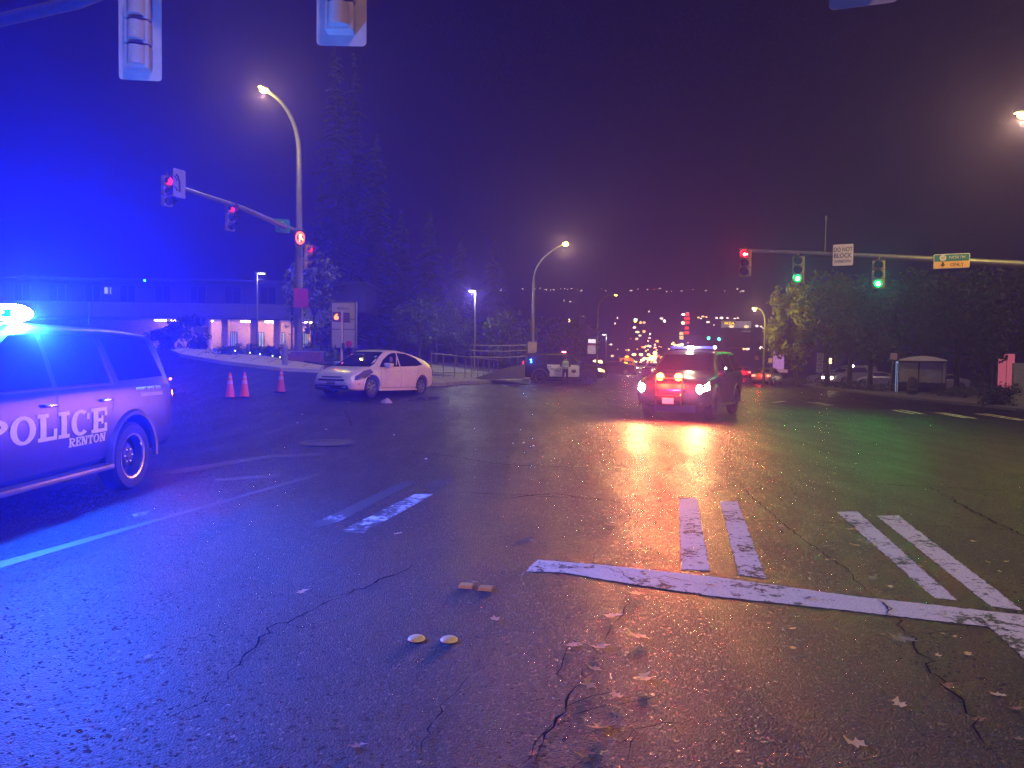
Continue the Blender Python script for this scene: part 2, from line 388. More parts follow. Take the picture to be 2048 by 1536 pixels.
def wheel(parent, x, y, r, side, spokes, rim_m, tyre_m, w=.235, steel=False):
    wq = MB(); Mx = Matrix.Translation((x, y, r)) @ Matrix.Rotation(R(-90 * side), 4, 'X')
    h = w / 2; rr = r * .66
    ty = MB().lathe([(rr, -h), (r * .93, -h), (r, -h * .7), (r, h * .7), (r * .93, h), (r * .8, h * 1.04), (rr, h * .9), (rr, h * .3), (rr, -h)], 28, Mx, caps=False)
    t = ty.build('wheel', tyre_m, parent, True)
    rb = MB().lathe([(rr * 1.01, h * .86), (rr * .95, h * .9), (rr * .9, h * .55), (rr * .86, h * .2)], 28, Mx, caps=False)
    if steel:
        rb.lathe([(rr * .88, h * .1), (rr * .6, h * .12), (rr * .46, h * .42), (rr * .34, h * .46), (rr * .2, h * .46), (rr * .16, h * .6), (0, h * .62)], 20, Mx, caps=False)
    else:
        for k in range(spokes):
            a = 2 * math.pi * k / spokes
            M2 = Mx @ Matrix.Rotation(a, 4, 'Z'); rb.box(rr * .15, rr * .93, -rr * .10, rr * .10, h * .42, h * .72, M2)
        rb.lathe([(rr * .24, h * .4), (rr * .24, h * .78), (0, h * .82)], 16, Mx, caps=False)
        bk = MB().lathe([(rr * .86, h * .05), (0, h * .0)], 16, Mx, caps=False)
    rim = rb.build('rim', rim_m, t, True)
    if not steel: bk.build('dark_backing', MC['trim_black'], t, True)  # black disc stands in for the dark behind the spokes
    if steel: MB().lathe([(rr * .99, h * .88), (rr * 1.02, h * .98), (rr * .92, h * .95), (rr * .90, h * .80)], 28, Mx, caps=False).build('trim_ring', MC['chrome'], t, True)
    if steel:
        nm = MB().ball((0, 0, 0), .016, 6, 4).mesh('lug_nut', MC['chrome'])
        for k in range(6):
            a = 2 * math.pi * k / 6; link('lug_nut', nm, t, Mx @ Vector((rr * .3 * math.cos(a), rr * .3 * math.sin(a), h * .52)))
    return t
def seam(parent, bvh, pts, side, m, wd=.008, axis='y'):
    mb = MB()
    for (a, b), (c, d) in zip(pts, pts[1:]):
        L = math.hypot(c - a, d - b); n_ = (-(d - b) / L * wd, (c - a) / L * wd)
        q = decal(bvh, [(a - n_[0], b - n_[1]), (c - n_[0], d - n_[1]), (c + n_[0], d + n_[1]), (a + n_[0], b + n_[1])], axis, side, .003)
        mb.add(q.v, q.f)
    return mb.build('door_seam', m, parent)
mat('chrome', (.7, .7, .72), .18, 1.0, .05, 3, 0); mat('rubber', (.018, .018, .019), .75, 0, .2, 20, .3)
mat('glass_dark', (.012, .014, .018), .04, 0, .1, 1, 0, 0, .8); mat('trim_black', (.012, .012, .013), .5, 0, .2, 8, .1)
mat('black_paint', (.013, .014, .022), .34, 0, .2, 2, 0, 0, .22); mat('white_paint', (.62, .62, .62), .3, 0, .06, 2, 0, .6, dirt=.08)
mat('steel_rim', (.015, .015, .017), .6, 0, .2, 4, 0); mat('alloy_rim', (.42, .42, .44), .35, .8, .15, 5, 0)
mat('reflective_white', (.9, .87, .84), .45, 0, .05, 10, 0); mat('plate_white', (.6, .6, .62), .5, 0, .1, 10, 0)
mat('lens_dark', (.10, .10, .12), .08, 0, .2, 8, 0, 1); mat('lens_red', (.30, .01, .01), .12, 0, .2, 8, 0, 1)

def base_car(kind, name, label, cat, loc, rz, paint_m, group=None, rim='alloy', lights=True):
    C = CARS[kind]; t = thing(name, label, cat, loc, rz, group)
    b = body_mb(kind).build('body', paint_m, t, True)
    cut = MB()
    for x in C['wx']:
        for s in (-1, 1):
            cut.lathe([(C['arch'], -.22), (C['arch'], .22)], 32, Matrix.Translation((x, s * (C['trk'] + .02), C['wr'] + .02)) @ Matrix.Rotation(R(90), 4, 'X'))
    bool_cut(b, cut)
    bm = bmesh.new(); bm.from_mesh(body_mb(kind).mesh('tmp', None)); bvh = BVHTree.FromBMesh(bm); bm.free()
    well = MB()
    for x in C['wx']:
        for s in (-1, 1):
            well.lathe([(C['arch'] - .012, -.19), (C['arch'] - .012, .17)], 24, Matrix.Translation((x, s * (C['trk'] - .05), C['wr'] + .02)) @ Matrix.Rotation(R(90), 4, 'X'))
    for x in C['wx']:
        for s in (-1, 1): wheel(t, x, s * (C['trk'] - .09), C['wr'], s, 7 if kind != 'suv' else 6, MC['steel_rim'] if rim == 'steel' else MC['alloy_rim'], MC['rubber'], .24 if kind == 'suv' else .19, rim == 'steel')
    MB().box(C['wx'][1] - .6, C['wx'][0] + .6, -.6, .6, .2, .42).build('underbody', MC['trim_black'], t)
    return t, bvh
def dec(t, bvh, name, poly, axis, side, m, off=.005, smooth=True, cuts=.09):
    return decal(bvh, poly, axis, side, off, cuts).build(name, m, t, smooth)
def slab_word(word, h, m, widths=None, bold=.02, sx=1.0):
    """slab-serif lettering as one outline mesh, a few mm thick"""
    gx = 0; out = MB(); T = .23 * h; S = .16 * h
    def arcpts(cx, cy, rx, ry, a0, a1, n=18): return [(cx + rx * math.cos(R(a0 + (a1 - a0) * i / n)), cy + ry * math.sin(R(a0 + (a1 - a0) * i / n))) for i in range(n + 1)]
    def ringseg(cx, cy, rx, ry, tx, ty, a0, a1):
        o = arcpts(cx, cy, rx, ry, a0, a1); i_ = arcpts(cx, cy, rx - tx, ry - ty, a0, a1)
        vs = []; fs = []
        for (a, b), (c, d) in zip(o, i_): vs += [(a, b, 0), (c, d, 0), (a, b, .003), (c, d, .003)]
        for k in range(len(o) - 1):
            q = k * 4; fs += [(q + 2, q + 3, q + 7, q + 6), (q, q + 2, q + 6, q + 4), (q + 1, q + 5, q + 7, q + 3)]
        out.add([(x * sx, y - h / 2, z) for x, y, z in vs], fs)
    lay = [0]
    def rect(x0, x1, y0, y1):
        lay[0] += 1; z = .0004 * (lay[0] % 7)
        out.box(x0 * sx, x1 * sx, y0 - h / 2, y1 - h / 2, z, .003 + z)
    for ch in word:
        W = {'I': .46, 'L': .74, 'E': .76, 'T': .78, 'P': .80, 'C': .84, 'O': .92, 'R': .86, 'N': .92}.get(ch, .8) * h
        sv = S * .9; x0 = gx; st = x0 + .09 * h
        if ch in 'PREL' or ch == 'I':
            rect(st, st + T, 0, h) if ch != 'I' else rect(x0 + W / 2 - T / 2, x0 + W / 2 + T / 2, 0, h)
        if ch == 'I': rect(x0, x0 + W, 0, sv); rect(x0, x0 + W, h - sv, h)
        if ch == 'L': rect(x0, x0 + W, 0, sv); rect(x0 + W - .13 * h, x0 + W, sv, .42 * h); rect(x0, st + T + .11 * h, h - sv, h)
        if ch == 'E':
            rect(x0, x0 + W, 0, sv); rect(x0, x0 + W, h - sv, h); rect(x0 + W - .12 * h, x0 + W, sv, .36 * h); rect(x0 + W - .12 * h, x0 + W, .66 * h, h - sv)
            rect(st + T, x0 + .56 * h, .44 * h, .58 * h); rect(x0 + .47 * h, x0 + .57 * h, .34 * h, .68 * h)
        if ch == 'T': rect(x0 + W / 2 - T / 2, x0 + W / 2 + T / 2, 0, h); rect(x0, x0 + W, h - sv, h); rect(x0, x0 + .11 * h, .66 * h, h - sv); rect(x0 + W - .11 * h, x0 + W, .66 * h, h - sv); rect(x0 + W * .22, x0 + W * .78, 0, sv)
        if ch in 'PR':
            rect(x0, x0 + .42 * h, 0, sv); rect(x0, st + T, h - sv, h)
            ringseg(st + T * .9, h * .72, W - .09 * h - T * .9, .28 * h, T * .95, .14 * h, 90, -90)
        if ch == 'R':
            out.prism([((st + T) * sx, .46 * h - h / 2), ((st + T + .2 * h) * sx, .46 * h - h / 2), ((x0 + W) * sx, sv - h / 2), ((x0 + W) * sx, -h / 2), ((x0 + W - .22 * h) * sx, -h / 2)], .0034)
        if ch == 'O': ringseg(x0 + W / 2, h / 2, W / 2, h / 2 * 1.02, T, .13 * h, 0, 360)
        if ch == 'C':
            ringseg(x0 + W / 2, h / 2, W / 2, h / 2 * 1.02, T, .13 * h, 48, 312); rect(x0 + W - .15 * h, x0 + W - .03 * h, .60 * h, h * .84)
        if ch == 'N':
            rect(x0 + .08 * h, x0 + .08 * h + T * .75, 0, h); rect(x0 + W - .08 * h - T * .7, x0 + W - .08 * h, 0, h)
            out.prism([((x0 + .08 * h) * sx, h / 2), ((x0 + .36 * h) * sx, h / 2), ((x0 + W - .08 * h) * sx, -h / 2), ((x0 + W - .34 * h) * sx, -h / 2)], .0037)
            rect(x0, x0 + .4 * h, 0, sv * .9); rect(x0, x0 + .2 * h, h - sv * .9, h); rect(x0 + W - .36 * h, x0 + W, h - sv * .9, h)
        gx += W + .07 * h
    wdt = (gx - .07 * h) * sx
    out.v = [(x - wdt / 2, y, z) for x, y, z in out.v]
    me = bpy.data.meshes.new('lettering'); me.from_pydata(out.v, [], out.f); me.update(); me.materials.append(m); return me, wdt

def make_suv(name, label, loc, rz, livery='dark', plate=True, head=None, tail=None):
    t, bvh = base_car('suv', name, label, 'police car', loc, rz, MC['black_paint'], rim='steel')
    gl = MC['glass_dark']; tb = MC['trim_black']; ch = MC['chrome']
    for s in (1, -1):
        dec(t, bvh, 'side_window', [(.02, 1.29), (.98, 1.27), (.60, 1.66), (.38, 1.79), (.02, 1.82)], 'y', s, gl)
        dec(t, bvh, 'side_window', [(-.98, 1.30), (-.06, 1.29), (-.06, 1.82), (-.98, 1.82)], 'y', s, gl)
        dec(t, bvh, 'side_window', [(-2.28, 1.34), (-1.20, 1.31), (-1.08, 1.80), (-2.16, 1.79)], 'y', s, gl)
        dec(t, bvh, 'belt_moulding', [(-1.06, 1.265), (1.02, 1.238), (1.02, 1.258), (-1.06, 1.285)], 'y', s, ch, .008)
        dec(t, bvh, 'window_pillar_trim', [(-1.02, 1.285), (-1.06, 1.285), (-1.00, 1.60), (-.985, 1.60)], 'y', s, ch, .009)
        seam(t, bvh, [(-.02, .46), (-.02, 1.24)], s, tb); seam(t, bvh, [(-.86, .48), (-.88, .80), (-1.02, 1.02), (-1.04, 1.25)], s, tb)
        seam(t, bvh, [(1.02, .46), (1.04, 1.22)], s, tb); seam(t, bvh, [(-.86, .47), (1.02, .46)], s, tb)
        for hx in (-.86, .12):
            MB().box(hx - .10, hx + .10, s * 1.015, s * 1.05, 1.09, 1.125, ch=.012).build('door_handle', ch, t, True)
        # running board and wheel arch flares
        MB().box(-.92, .98, s * .90, s * 1.09, .33, .39, ch=.02).build('running_board', mat('side_step', (.10, .10, .11), .4, .2, .2, 12, .2), t, True)
        for wx in CARS['suv']['wx']:
            fl = MB(); pts = []
            for k in range(17):
                a = R(-8 + 196 * k / 16); pts.append((wx + .50 * math.cos(a), .425 + .50 * math.sin(a)))
            vs = []; fs = []
            for k in range(17):
                a = R(-8 + 196 * k / 16)
                for rr, oy in ((.472, 1.0), (.478, 1.045), (.52, 1.05), (.56, 1.0)): vs.append((wx + rr * math.cos(a), s * oy, .425 + rr * math.sin(a)))
            for k in range(16):
                for j in range(3): fs.append((k * 4 + j, k * 4 + j + 1, k * 4 + 5 + j, k * 4 + 4 + j))
            fl.add(vs, fs).build('fender_flare', mat('flare_paint', (.06, .06, .07), .3, .2, .1, 3, 0, .5), t, True)
        m_ = MB().box(1.10, 1.24, s * 1.0, s * 1.17, 1.18, 1.36, ch=.04); m_.build('wing_mirror', MC['black_paint'], t, True)
        dec(t, bvh, 'taillight', [(-2.58, .98), (-2.46, .98), (-2.44, 1.44), (-2.56, 1.42)], 'y', s, tail or MC['lens_red'], .012)
        dec(t, bvh, 'headlight', [(2.18, .86), (2.55, .80), (2.50, .95), (2.14, 1.05)], 'y', s, head or MC['lens_dark'], .008)
    dec(t, bvh, 'windshield', [(-.74, 1.34), (.74, 1.34), (.64, 1.80), (-.64, 1.80)], 'x', 1, gl)
    dec(t, bvh, 'rear_window', [(-.66, 1.38), (.66, 1.38), (.58, 1.76), (-.58, 1.76)], 'x', -1, gl)
    dec(t, bvh, 'rear_bumper', [(-.86, .50), (.86, .50), (.88, .72), (-.88, .72)], 'x', -1, tb, .03)
    dec(t, bvh, 'front_bumper', [(-.80, .46), (.80, .46), (.82, .66), (-.82, .66)], 'x', 1, tb, .03)
    g = dec(t, bvh, 'grille', [(-.46, .70), (.46, .70), (.50, .98), (-.50, .98)], 'x', 1, tb, .02)
    MB().box(2.60, 2.63, -.45, .45, .80, .84, ch=.008).build('grille_bar', ch, t, True)
    pb = MB().tube([(2.70, -.36, .42), (2.74, -.36, .72), (2.70, -.36, 1.14), (2.70, .36, 1.14), (2.74, .36, .72), (2.70, .36, .42)], .03, 8)
    pb.tube([(2.735, -.36, .66), (2.735, .36, .66)], .03, 8); pb.build('push_bumper', tb, t, True)
    if plate:
        for x, s in ((2.77, 1), (-2.63, -1)):
            p = MB().box(x - .006, x + .006, -.155, .155, .46 if s > 0 else .80, .62 if s > 0 else .96, ch=.004).build('licence_plate', MC['plate_white'], t)
    # light bar
    lb = MB().box(-.12, .16, -.68, .68, 1.955, 1.975, ch=.008); lb.box(-.06, .10, -.55, -.45, 1.90, 1.955); lb.box(-.06, .10, .45, .55, 1.90, 1.955)
    lbo = lb.build('light_bar', tb, t, True)
    MB().tube([(-1.9, .2, 1.93), (-1.92, .2, 2.25)], .006, 5).build('antenna', tb, t)
    return t, bvh, lbo
def lb_lens(lbo, y0, y1, m):
    return MB().box(-.11, .15, y0 * 1.08, y1 * 1.08, 1.977, 2.055, ch=.02).build('lens', m, lbo, True)

# near patrol SUV, left edge of the frame, driver's side to the camera
FW = Vector((-.026, -.9997)); rw = G(262, 978); 
near_c = Vector((rw.x, rw.y)) + FW * 1.45 + Vector((FW.y, -FW.x)) * .98 * 1
th = math.atan2(FW.y, FW.x)
suv1, bv1, lb1 = make_suv('police_car', 'dark patrol SUV cut by left frame edge with white POLICE lettering and blue roof lights', (near_c.x, near_c.y, 0), th)
blue_l = emis('blue_flash', (.0, .07, 1.0), 12.0); blue_idle = mat('blue_lens', (.02, .06, .5), .1, 0, .1, 6, 0, 1)
red_l = emis('red_flash', (1.0, .03, .02), 16.0); red_idle = mat('red_lens', (.4, .02, .02), .1, 0, .1, 6, 0, 1)
blue_dim = emis('blue_lit_lens', (.06, .12, .9), .9); amber_l = emis('amber_lamp', (1.0, .42, .05), 12.0); white_hot = emis('white_hot', (1.0, .88, .70), 40.0)
lb_lens(lb1, -.61, -.05, red_idle); lb_lens(lb1, .05, .61, blue_l)
# lettering: on the driver's side text runs front -> rear, i.e. towards -X
def side_word(t, bvh, word, h, cx, cz, sx=1.0, m=None, side=1):
    me, wd = slab_word(word, h, m or MC['reflective_white'], sx=sx)
    decal_mesh(me, bvh, 'y', side, .004, cx, cz, flip=(side > 0)); return link('lettering', me, t)
side_word(suv1, bv1, 'POLICE', .27, .085, .895, 1.45)
side_word(suv1, bv1, 'RENTON', .095, -.515, .70, 1.27)
mt = text_mesh('INTEGRITY  SERVICE  TRUST', .035, MC['reflective_white'], bold=.01, sx=1.0); decal_mesh(mt, bv1, 'y', 1, .004, -1.83, 1.205, True); link('lettering', mt, suv1)
dec(suv1, bv1, 'unit_strip', [(-2.18, 1.105), (-1.62, 1.105), (-1.62, 1.15), (-2.18, 1.15)], 'y', 1, mat('strip_grey', (.3, .3, .34), .5, 0, .1, 4, 0), .004)
# ------------------------------------------------------------------ ground and roads
def grid_ground():
    xs = [-280 + 10 * i for i in range(18)] + [-100 + 2.5 * i for i in range(20)] + [-50 + i for i in range(110)] + [60 + 2.5 * i for i in range(16)] + [100 + 10 * i for i in range(19)]
    ys = [-22 + 2 * i for i in range(11)] + [0 + i for i in range(100)] + [100 + 4 * i for i in range(25)] + [200 + 15 * i for i in range(17)]
    vs = [(x, y, zg(x, y)) for y in ys for x in xs]; n = len(xs)
    fs = [(j * n + i, j * n + i + 1, (j + 1) * n + i + 1, (j + 1) * n + i) for j in range(len(ys) - 1) for i in range(n - 1)]
    me = bpy.data.meshes.new('ground'); me.from_pydata(vs, [], fs); me.update(); me.materials.append(asphalt())
    for p in me.polygons: p.use_smooth = True
    o = link('road', me); tag(o, kind='structure')
grid_ground()
DIR = Vector((math.sin(R(12.8)), math.cos(R(12.8))))
wp = paint('crosswalk_paint', (.66, .59, .46), .42, .05, 14); wp_thin = paint('worn_paint', (.5, .49, .46), .50, .1); wp_old = paint('very_worn_paint', (.42, .41, .40), .60, .12)
stop_p = paint('stop_line_paint', (.68, .61, .45), .41, .04, 11)
def pquad(name, pts, m, off=.004):
    return drape(name, [G(*p) for p in pts], m, off, cell=0 if all(G(*p).y < 12 for p in pts) else 1.0)
def ragged(name, pts, m, off=.002, amp=.008, step=.028):
    """painted marking with slightly uneven edges"""
    q = [G(*p) for p in pts]; out = []
    for a, b in zip(q, q[1:] + q[:1]):
        L = (b - a).length; n_ = max(1, int(L / step)); d = (b - a) / L; nn = Vector((-d.y, d.x, 0))
        for i in range(n_):
            f = i / n_; out.append(a + (b - a) * f + (nn * rnd.uniform(-amp, amp) if 0 < i else Vector((0, 0, 0))))
    return drape(name, out, m, off, cell=0)
for pts in ([(1358, 996), (1393, 996), (1420, 1141), (1362, 1139)], [(1440, 1003), (1475, 1003), (1532, 1157), (1477, 1150)],
            [(1673, 1024), (1715, 1023), (1914, 1201), (1868, 1196)], [(1753, 1032), (1796, 1031), (2046, 1221), (1982, 1213)]):
    ragged('crosswalk_bar', pts, wp)
ragged('crosswalk_bar', [(830, 988), (868, 988), (728, 1066), (678, 1064)], wp_thin)
ragged('crosswalk_bar', [(808, 962), (838, 963), (660, 1052), (608, 1056)], wp_old)
ragged('crosswalk_bar', [(868, 960), (905, 962), (880, 976), (850, 975)], wp_old)
ragged('stop_line', [(1052, 1143), (1075, 1120), (1200, 1130), (1420, 1153), (1700, 1192), (2060, 1232), (2060, 1264), (1700, 1222), (1420, 1192), (1240, 1165), (1130, 1146)], stop_p, .003)
ragged('stop_line', [(1960, 1238), (2060, 1246), (2060, 1330)], stop_p, .0055)
ragged('lane_line', [(-30, 1146), (-30, 1132), (330, 1034), (440, 1003), (640, 946), (640, 951), (440, 1008), (330, 1039)], paint('lane_paint', (.034, .033, .031), .50, .12), .004, .004, .2)
ragged('lane_line', [(300, 952), (360, 938), (540, 910), (650, 907), (650, 911), (540, 916), (380, 944)], wp_old, .004, .004, .2)
ragged('lane_line', [(430, 958), (560, 948), (560, 954), (430, 963)], wp_old)
ragged('arrow_marking', [(1030, 1085), (1062, 1072), (1070, 1080), (1036, 1092)], wp_old)
ragged('arrow_marking', [(262, 1028), (298, 1022), (292, 1030), (270, 1034)], wp_thin)
# far crosswalk bars (right) and beside the second patrol car
far_p = paint('far_paint', (.65, .62, .56), .36)
for a, b in (((1800, 820), (1845, 829)), ((1786, 821), (1828, 829)), ((1885, 826), (1950, 838)), ((1872, 826), (1930, 837)), ((1968, 828), (2060, 843)), ((1952, 828), (2040, 842)), ((1612, 805), (1655, 812)), ((1630, 805), (1665, 812)), ((1546, 806), (1570, 803))):
    strip('crosswalk_bar', G(*a), G(*b), .16, far_p, .02)
for a, b in (((1062, 780), (1100, 777)), ((1134, 784), (1155, 779)), ((1150, 785), (1172, 780)), ((1208, 787), (1226, 783)), ((1226, 787), (1246, 783)), ((984, 774), (1040, 775)), ((1088, 808), (1126, 810)), ((1110, 790), (1142, 791)), ((1105, 776), (1130, 775)), ((1186, 776), (1200, 773)), ((1000, 772), (1100, 768)),((1090, 806), (1124, 809))):
    strip('crosswalk_bar', G(*a), G(*b), .18, wp_thin, .02)
# stop line far, lit red by the lights
strip('lane_line', G(930, 815), G(1480, 828), .12, wp_old, .012)

# cracks and tar seams
crackm = mat('crack', (.009, .009, .009), .95, 0, .2, 30, 0, 0, .05)
def crack(pts, wd, jit=.02):
    q = [G(*p) for p in pts]; path = []
    for a, b in zip(q, q[1:]):
        n_ = max(2, int((b - a).length / .07))
        for i in range(n_): path.append(a + (b - a) * i / n_ + Vector((rnd.gauss(0, jit), rnd.gauss(0, jit), 0)))
    path.append(q[-1]); vs = []; fs = []
    for i, p in enumerate(path):
        d = (path[min(i + 1, len(path) - 1)] - path[max(i - 1, 0)]).normalized(); n_ = Vector((-d.y, d.x, 0)); ww = wd * rnd.uniform(.25, 1) * min(1, .2 + i * .2, .2 + (len(path) - 1 - i) * .2)
        for s in (-1, 1):
            v = p + n_ * s * ww / 2; v.z = zg(v.x, v.y) + (.010 if p.y < 12 else .02); vs.append(v)
    for i in range(len(path) - 1): fs.append((2 * i, 2 * i + 1, 2 * i + 3, 2 * i + 2))
    o = MB().add(vs, fs).build('road_crack', crackm); tag(o, kind='structure')
for pts, wd in (([(1075, 1530), (1110, 1440), (1150, 1380), (1165, 1340)], .022), ([(1110, 1440), (1200, 1420), (1300, 1400), (1340, 1390)], .014), ([(1165, 1340), (1200, 1290), (1245, 1230), (1262, 1180)], .01),
                ([(1000, 1000), (1100, 988), (1230, 1005), (1290, 1010)], .03), ([(900, 985), (1000, 990), (1190, 1000)], .025), ([(1240, 1430), (1270, 1470), (1255, 1530)], .012),
                ([(1760, 1200), (1810, 1260), (1850, 1320), (1900, 1380), (1940, 1440), (2000, 1530)], .02), ([(1470, 960), (1510, 1000), (1580, 1060), (1690, 1140), (1745, 1195)], .016),
                ([(1640, 960), (1800, 972), (2048, 985)], .03), ([(1860, 975), (1940, 1020), (2048, 1075)], .03), ([(1400, 1040), (1700, 1048), (2048, 1060)], .016),
                ([(830, 1130), (760, 1165), (700, 1190), (640, 1200)], .03), ([(700, 1190), (560, 1250), (480, 1320), (440, 1375)], .02), ([(440, 1375), (380, 1420), (300, 1460)], .014), ([(930, 1360), (880, 1430), (830, 1530)], .012),
                ([(820, 905), (900, 915), (1010, 930), (1180, 938)], .035), ([(940, 870), (1100, 872), (1210, 878)], .03), ([(690, 820), (700, 845), (705, 855)], .03), ([(1120, 1425), (1180, 1400), (1240, 1385)], .02), ([(1100, 1460), (1170, 1470), (1230, 1455)], .018), ([(1150, 1380), (1120, 1350), (1130, 1310), (1160, 1270)], .014), ([(1230, 1500), (1300, 1455), (1390, 1440)], .014), ([(1105, 1450), (1060, 1500), (1040, 1536)], .016), ([(1800, 1255), (1860, 1270), (1960, 1260)], .01), ([(1220, 1130), (1270, 1165), (1330, 1155), (1420, 1175)], .012), ([(1745, 1195), (1770, 1215), (1768, 1240)], .02), ([(1075, 1128), (1120, 1138), (1200, 1135), (1290, 1160)], .012), ([(560, 1250), (620, 1260), (690, 1240)], .014)):
    crack(pts, wd * .8, .012 if wd < .02 else .02)

# kerbs and pavements
conc = mat('concrete', (.30, .29, .27), .8, 0, .18, 2, .4, dirt=.15); conc_d = mat('concrete_dark', (.16, .155, .15), .85, 0, .2, 2, .4)
def slab(name, pix, m, th=.13, world=None, **k):
    pts = world or [G(*p) for p in pix]; return drape(name, pts, m, .0, th, cell=1.0, **k)
slab('pavement', [(640, 746), (560, 742), (440, 728), (360, 714), (340, 706), (375, 700), (440, 704), (520, 716), (600, 730), (650, 738)], mat('pavement_light', (.42, .40, .36), .8, 0, .12, 1.5, .3), .14)
slab('pavement', [(862, 772), (880, 773), (960, 768), (1044, 764), (1062, 758), (1060, 752), (980, 756), (862, 758)], conc)
slab('pavement', [(2120, 838), (2048, 824), (1950, 812), (1800, 797), (1640, 777), (1560, 764), (1575, 756), (1700, 768), (1850, 782), (2048, 806), (2120, 812)], conc_d)
# planting bed behind the left corner, verge on the right
soil = mat('bark_mulch', (.05, .04, .03), .95, 0, .4, 14, .9)
slab('planting_bed', [(650, 738), (600, 729), (520, 715), (440, 703), (480, 698), (600, 706), (700, 722)], soil, .2)
slab('grass_verge', [(2120, 811), (2048, 805), (1850, 781), (1700, 767), (1640, 762), (1700, 757), (1850, 768), (2120, 790)], mat('verge_soil', (.03, .04, .02), .95, 0, .4, 10, .9), .15)
# concrete joints across the pavements
for i in range(9):
    f = i / 8; a = Vector((640 + (360 - 640) * f, 745 + (714 - 745) * f)); b = Vector((650 + (400 - 650) * f, 739 + (702 - 739) * f))
    strip('pavement_joint', G(a.x, a.y), G(b.x, b.y), .03, crackm, .162)
# manhole and scattered fixed markers
mh = G(655, 887)
o = MB().lathe([(.0, .0), (.50, .0), (.52, .012), (.50, .022), (.40, .022), (.38, .014), (.0, .014)], 36).build('manhole_cover', mat('cast_iron', (.06, .06, .06), .45, .7, .3, 30, .5), None, True, mh)
tag(o, 'round cast iron manhole cover in the road in front of the white hatchback', 'manhole cover', kind='thing')
ceram = mat('marker_ceramic', (.62, .52, .26), .35, 0, .15, 20, .2)
dome = MB().lathe([(.052, 0), (.050, .006), (.042, .013), (.028, .019), (.012, .022), (0, .0225)], 24).mesh('marker', ceram, True)
for (px, py), lb in (((833, 1279), 'yellowed round ceramic road stud, left of the front pair'), ((898, 1281), 'yellowed round ceramic road stud, right of the front pair')):
    o = link('road_stud', dome, None, G(px, py) + Vector((0, 0, .003))); tag(o, lb, 'road stud', 'round road studs')
sq = MB(); q = [(-.05, -.05), (.05, -.05), (.05, .05), (-.05, .05)]
sq.add([(x, y, 0) for x, y in q] + [(x * .95, y * .62, .02) for x, y in q], [(0, 1, 2, 3), (4, 5, 6, 7), (0, 1, 5, 4), (1, 2, 6, 5), (2, 3, 7, 6), (3, 0, 4, 7)])
sqm = sq.mesh('marker', mat('marker_amber', (.5, .30, .10), .25, 0, .2, 20, .1, .5))
for (px, py), lb in (((933, 1174), 'square amber reflector stud, left one of two behind the round studs'), ((972, 1179), 'square amber reflector stud, right one of two behind the round studs')):
    o = link('road_stud', sqm, None, G(px, py) + Vector((0, 0, .003))); o.rotation_euler = (0, 0, R(-12)); tag(o, lb, 'road stud', 'square road studs')

# ------------------------------------------------------------------ hills and far background
hillm = mat('hill_dark', (.012, .014, .012), .95, 0, .3, .05, 0)
def hill():
    n = 80; vs = []; fs = []
    for i in range(n + 1):
        x = -270 + 540 * i / n; h = 36 + 4 * math.sin(i * .21) + 3 * noise.noise((i * .3, 0, 0)) - .00012 * (x - 60) ** 2
        h = max(h, 18)
        for (y, f) in ((375, -.05), (395, .35), (418, .75), (438, 1.0), (446, .9)):
            vs.append((x, y, h * f + .8 * noise.noise((i * .9, y * .1, 3)) - .2))
    for i in range(n):
        for j in range(4): fs.append((i * 5 + j, (i + 1) * 5 + j, (i + 1) * 5 + j + 1, i * 5 + j + 1))
    o = MB().add(vs, fs).build('hills', hillm, None, True); tag(o, kind='structure'); return o
hill()
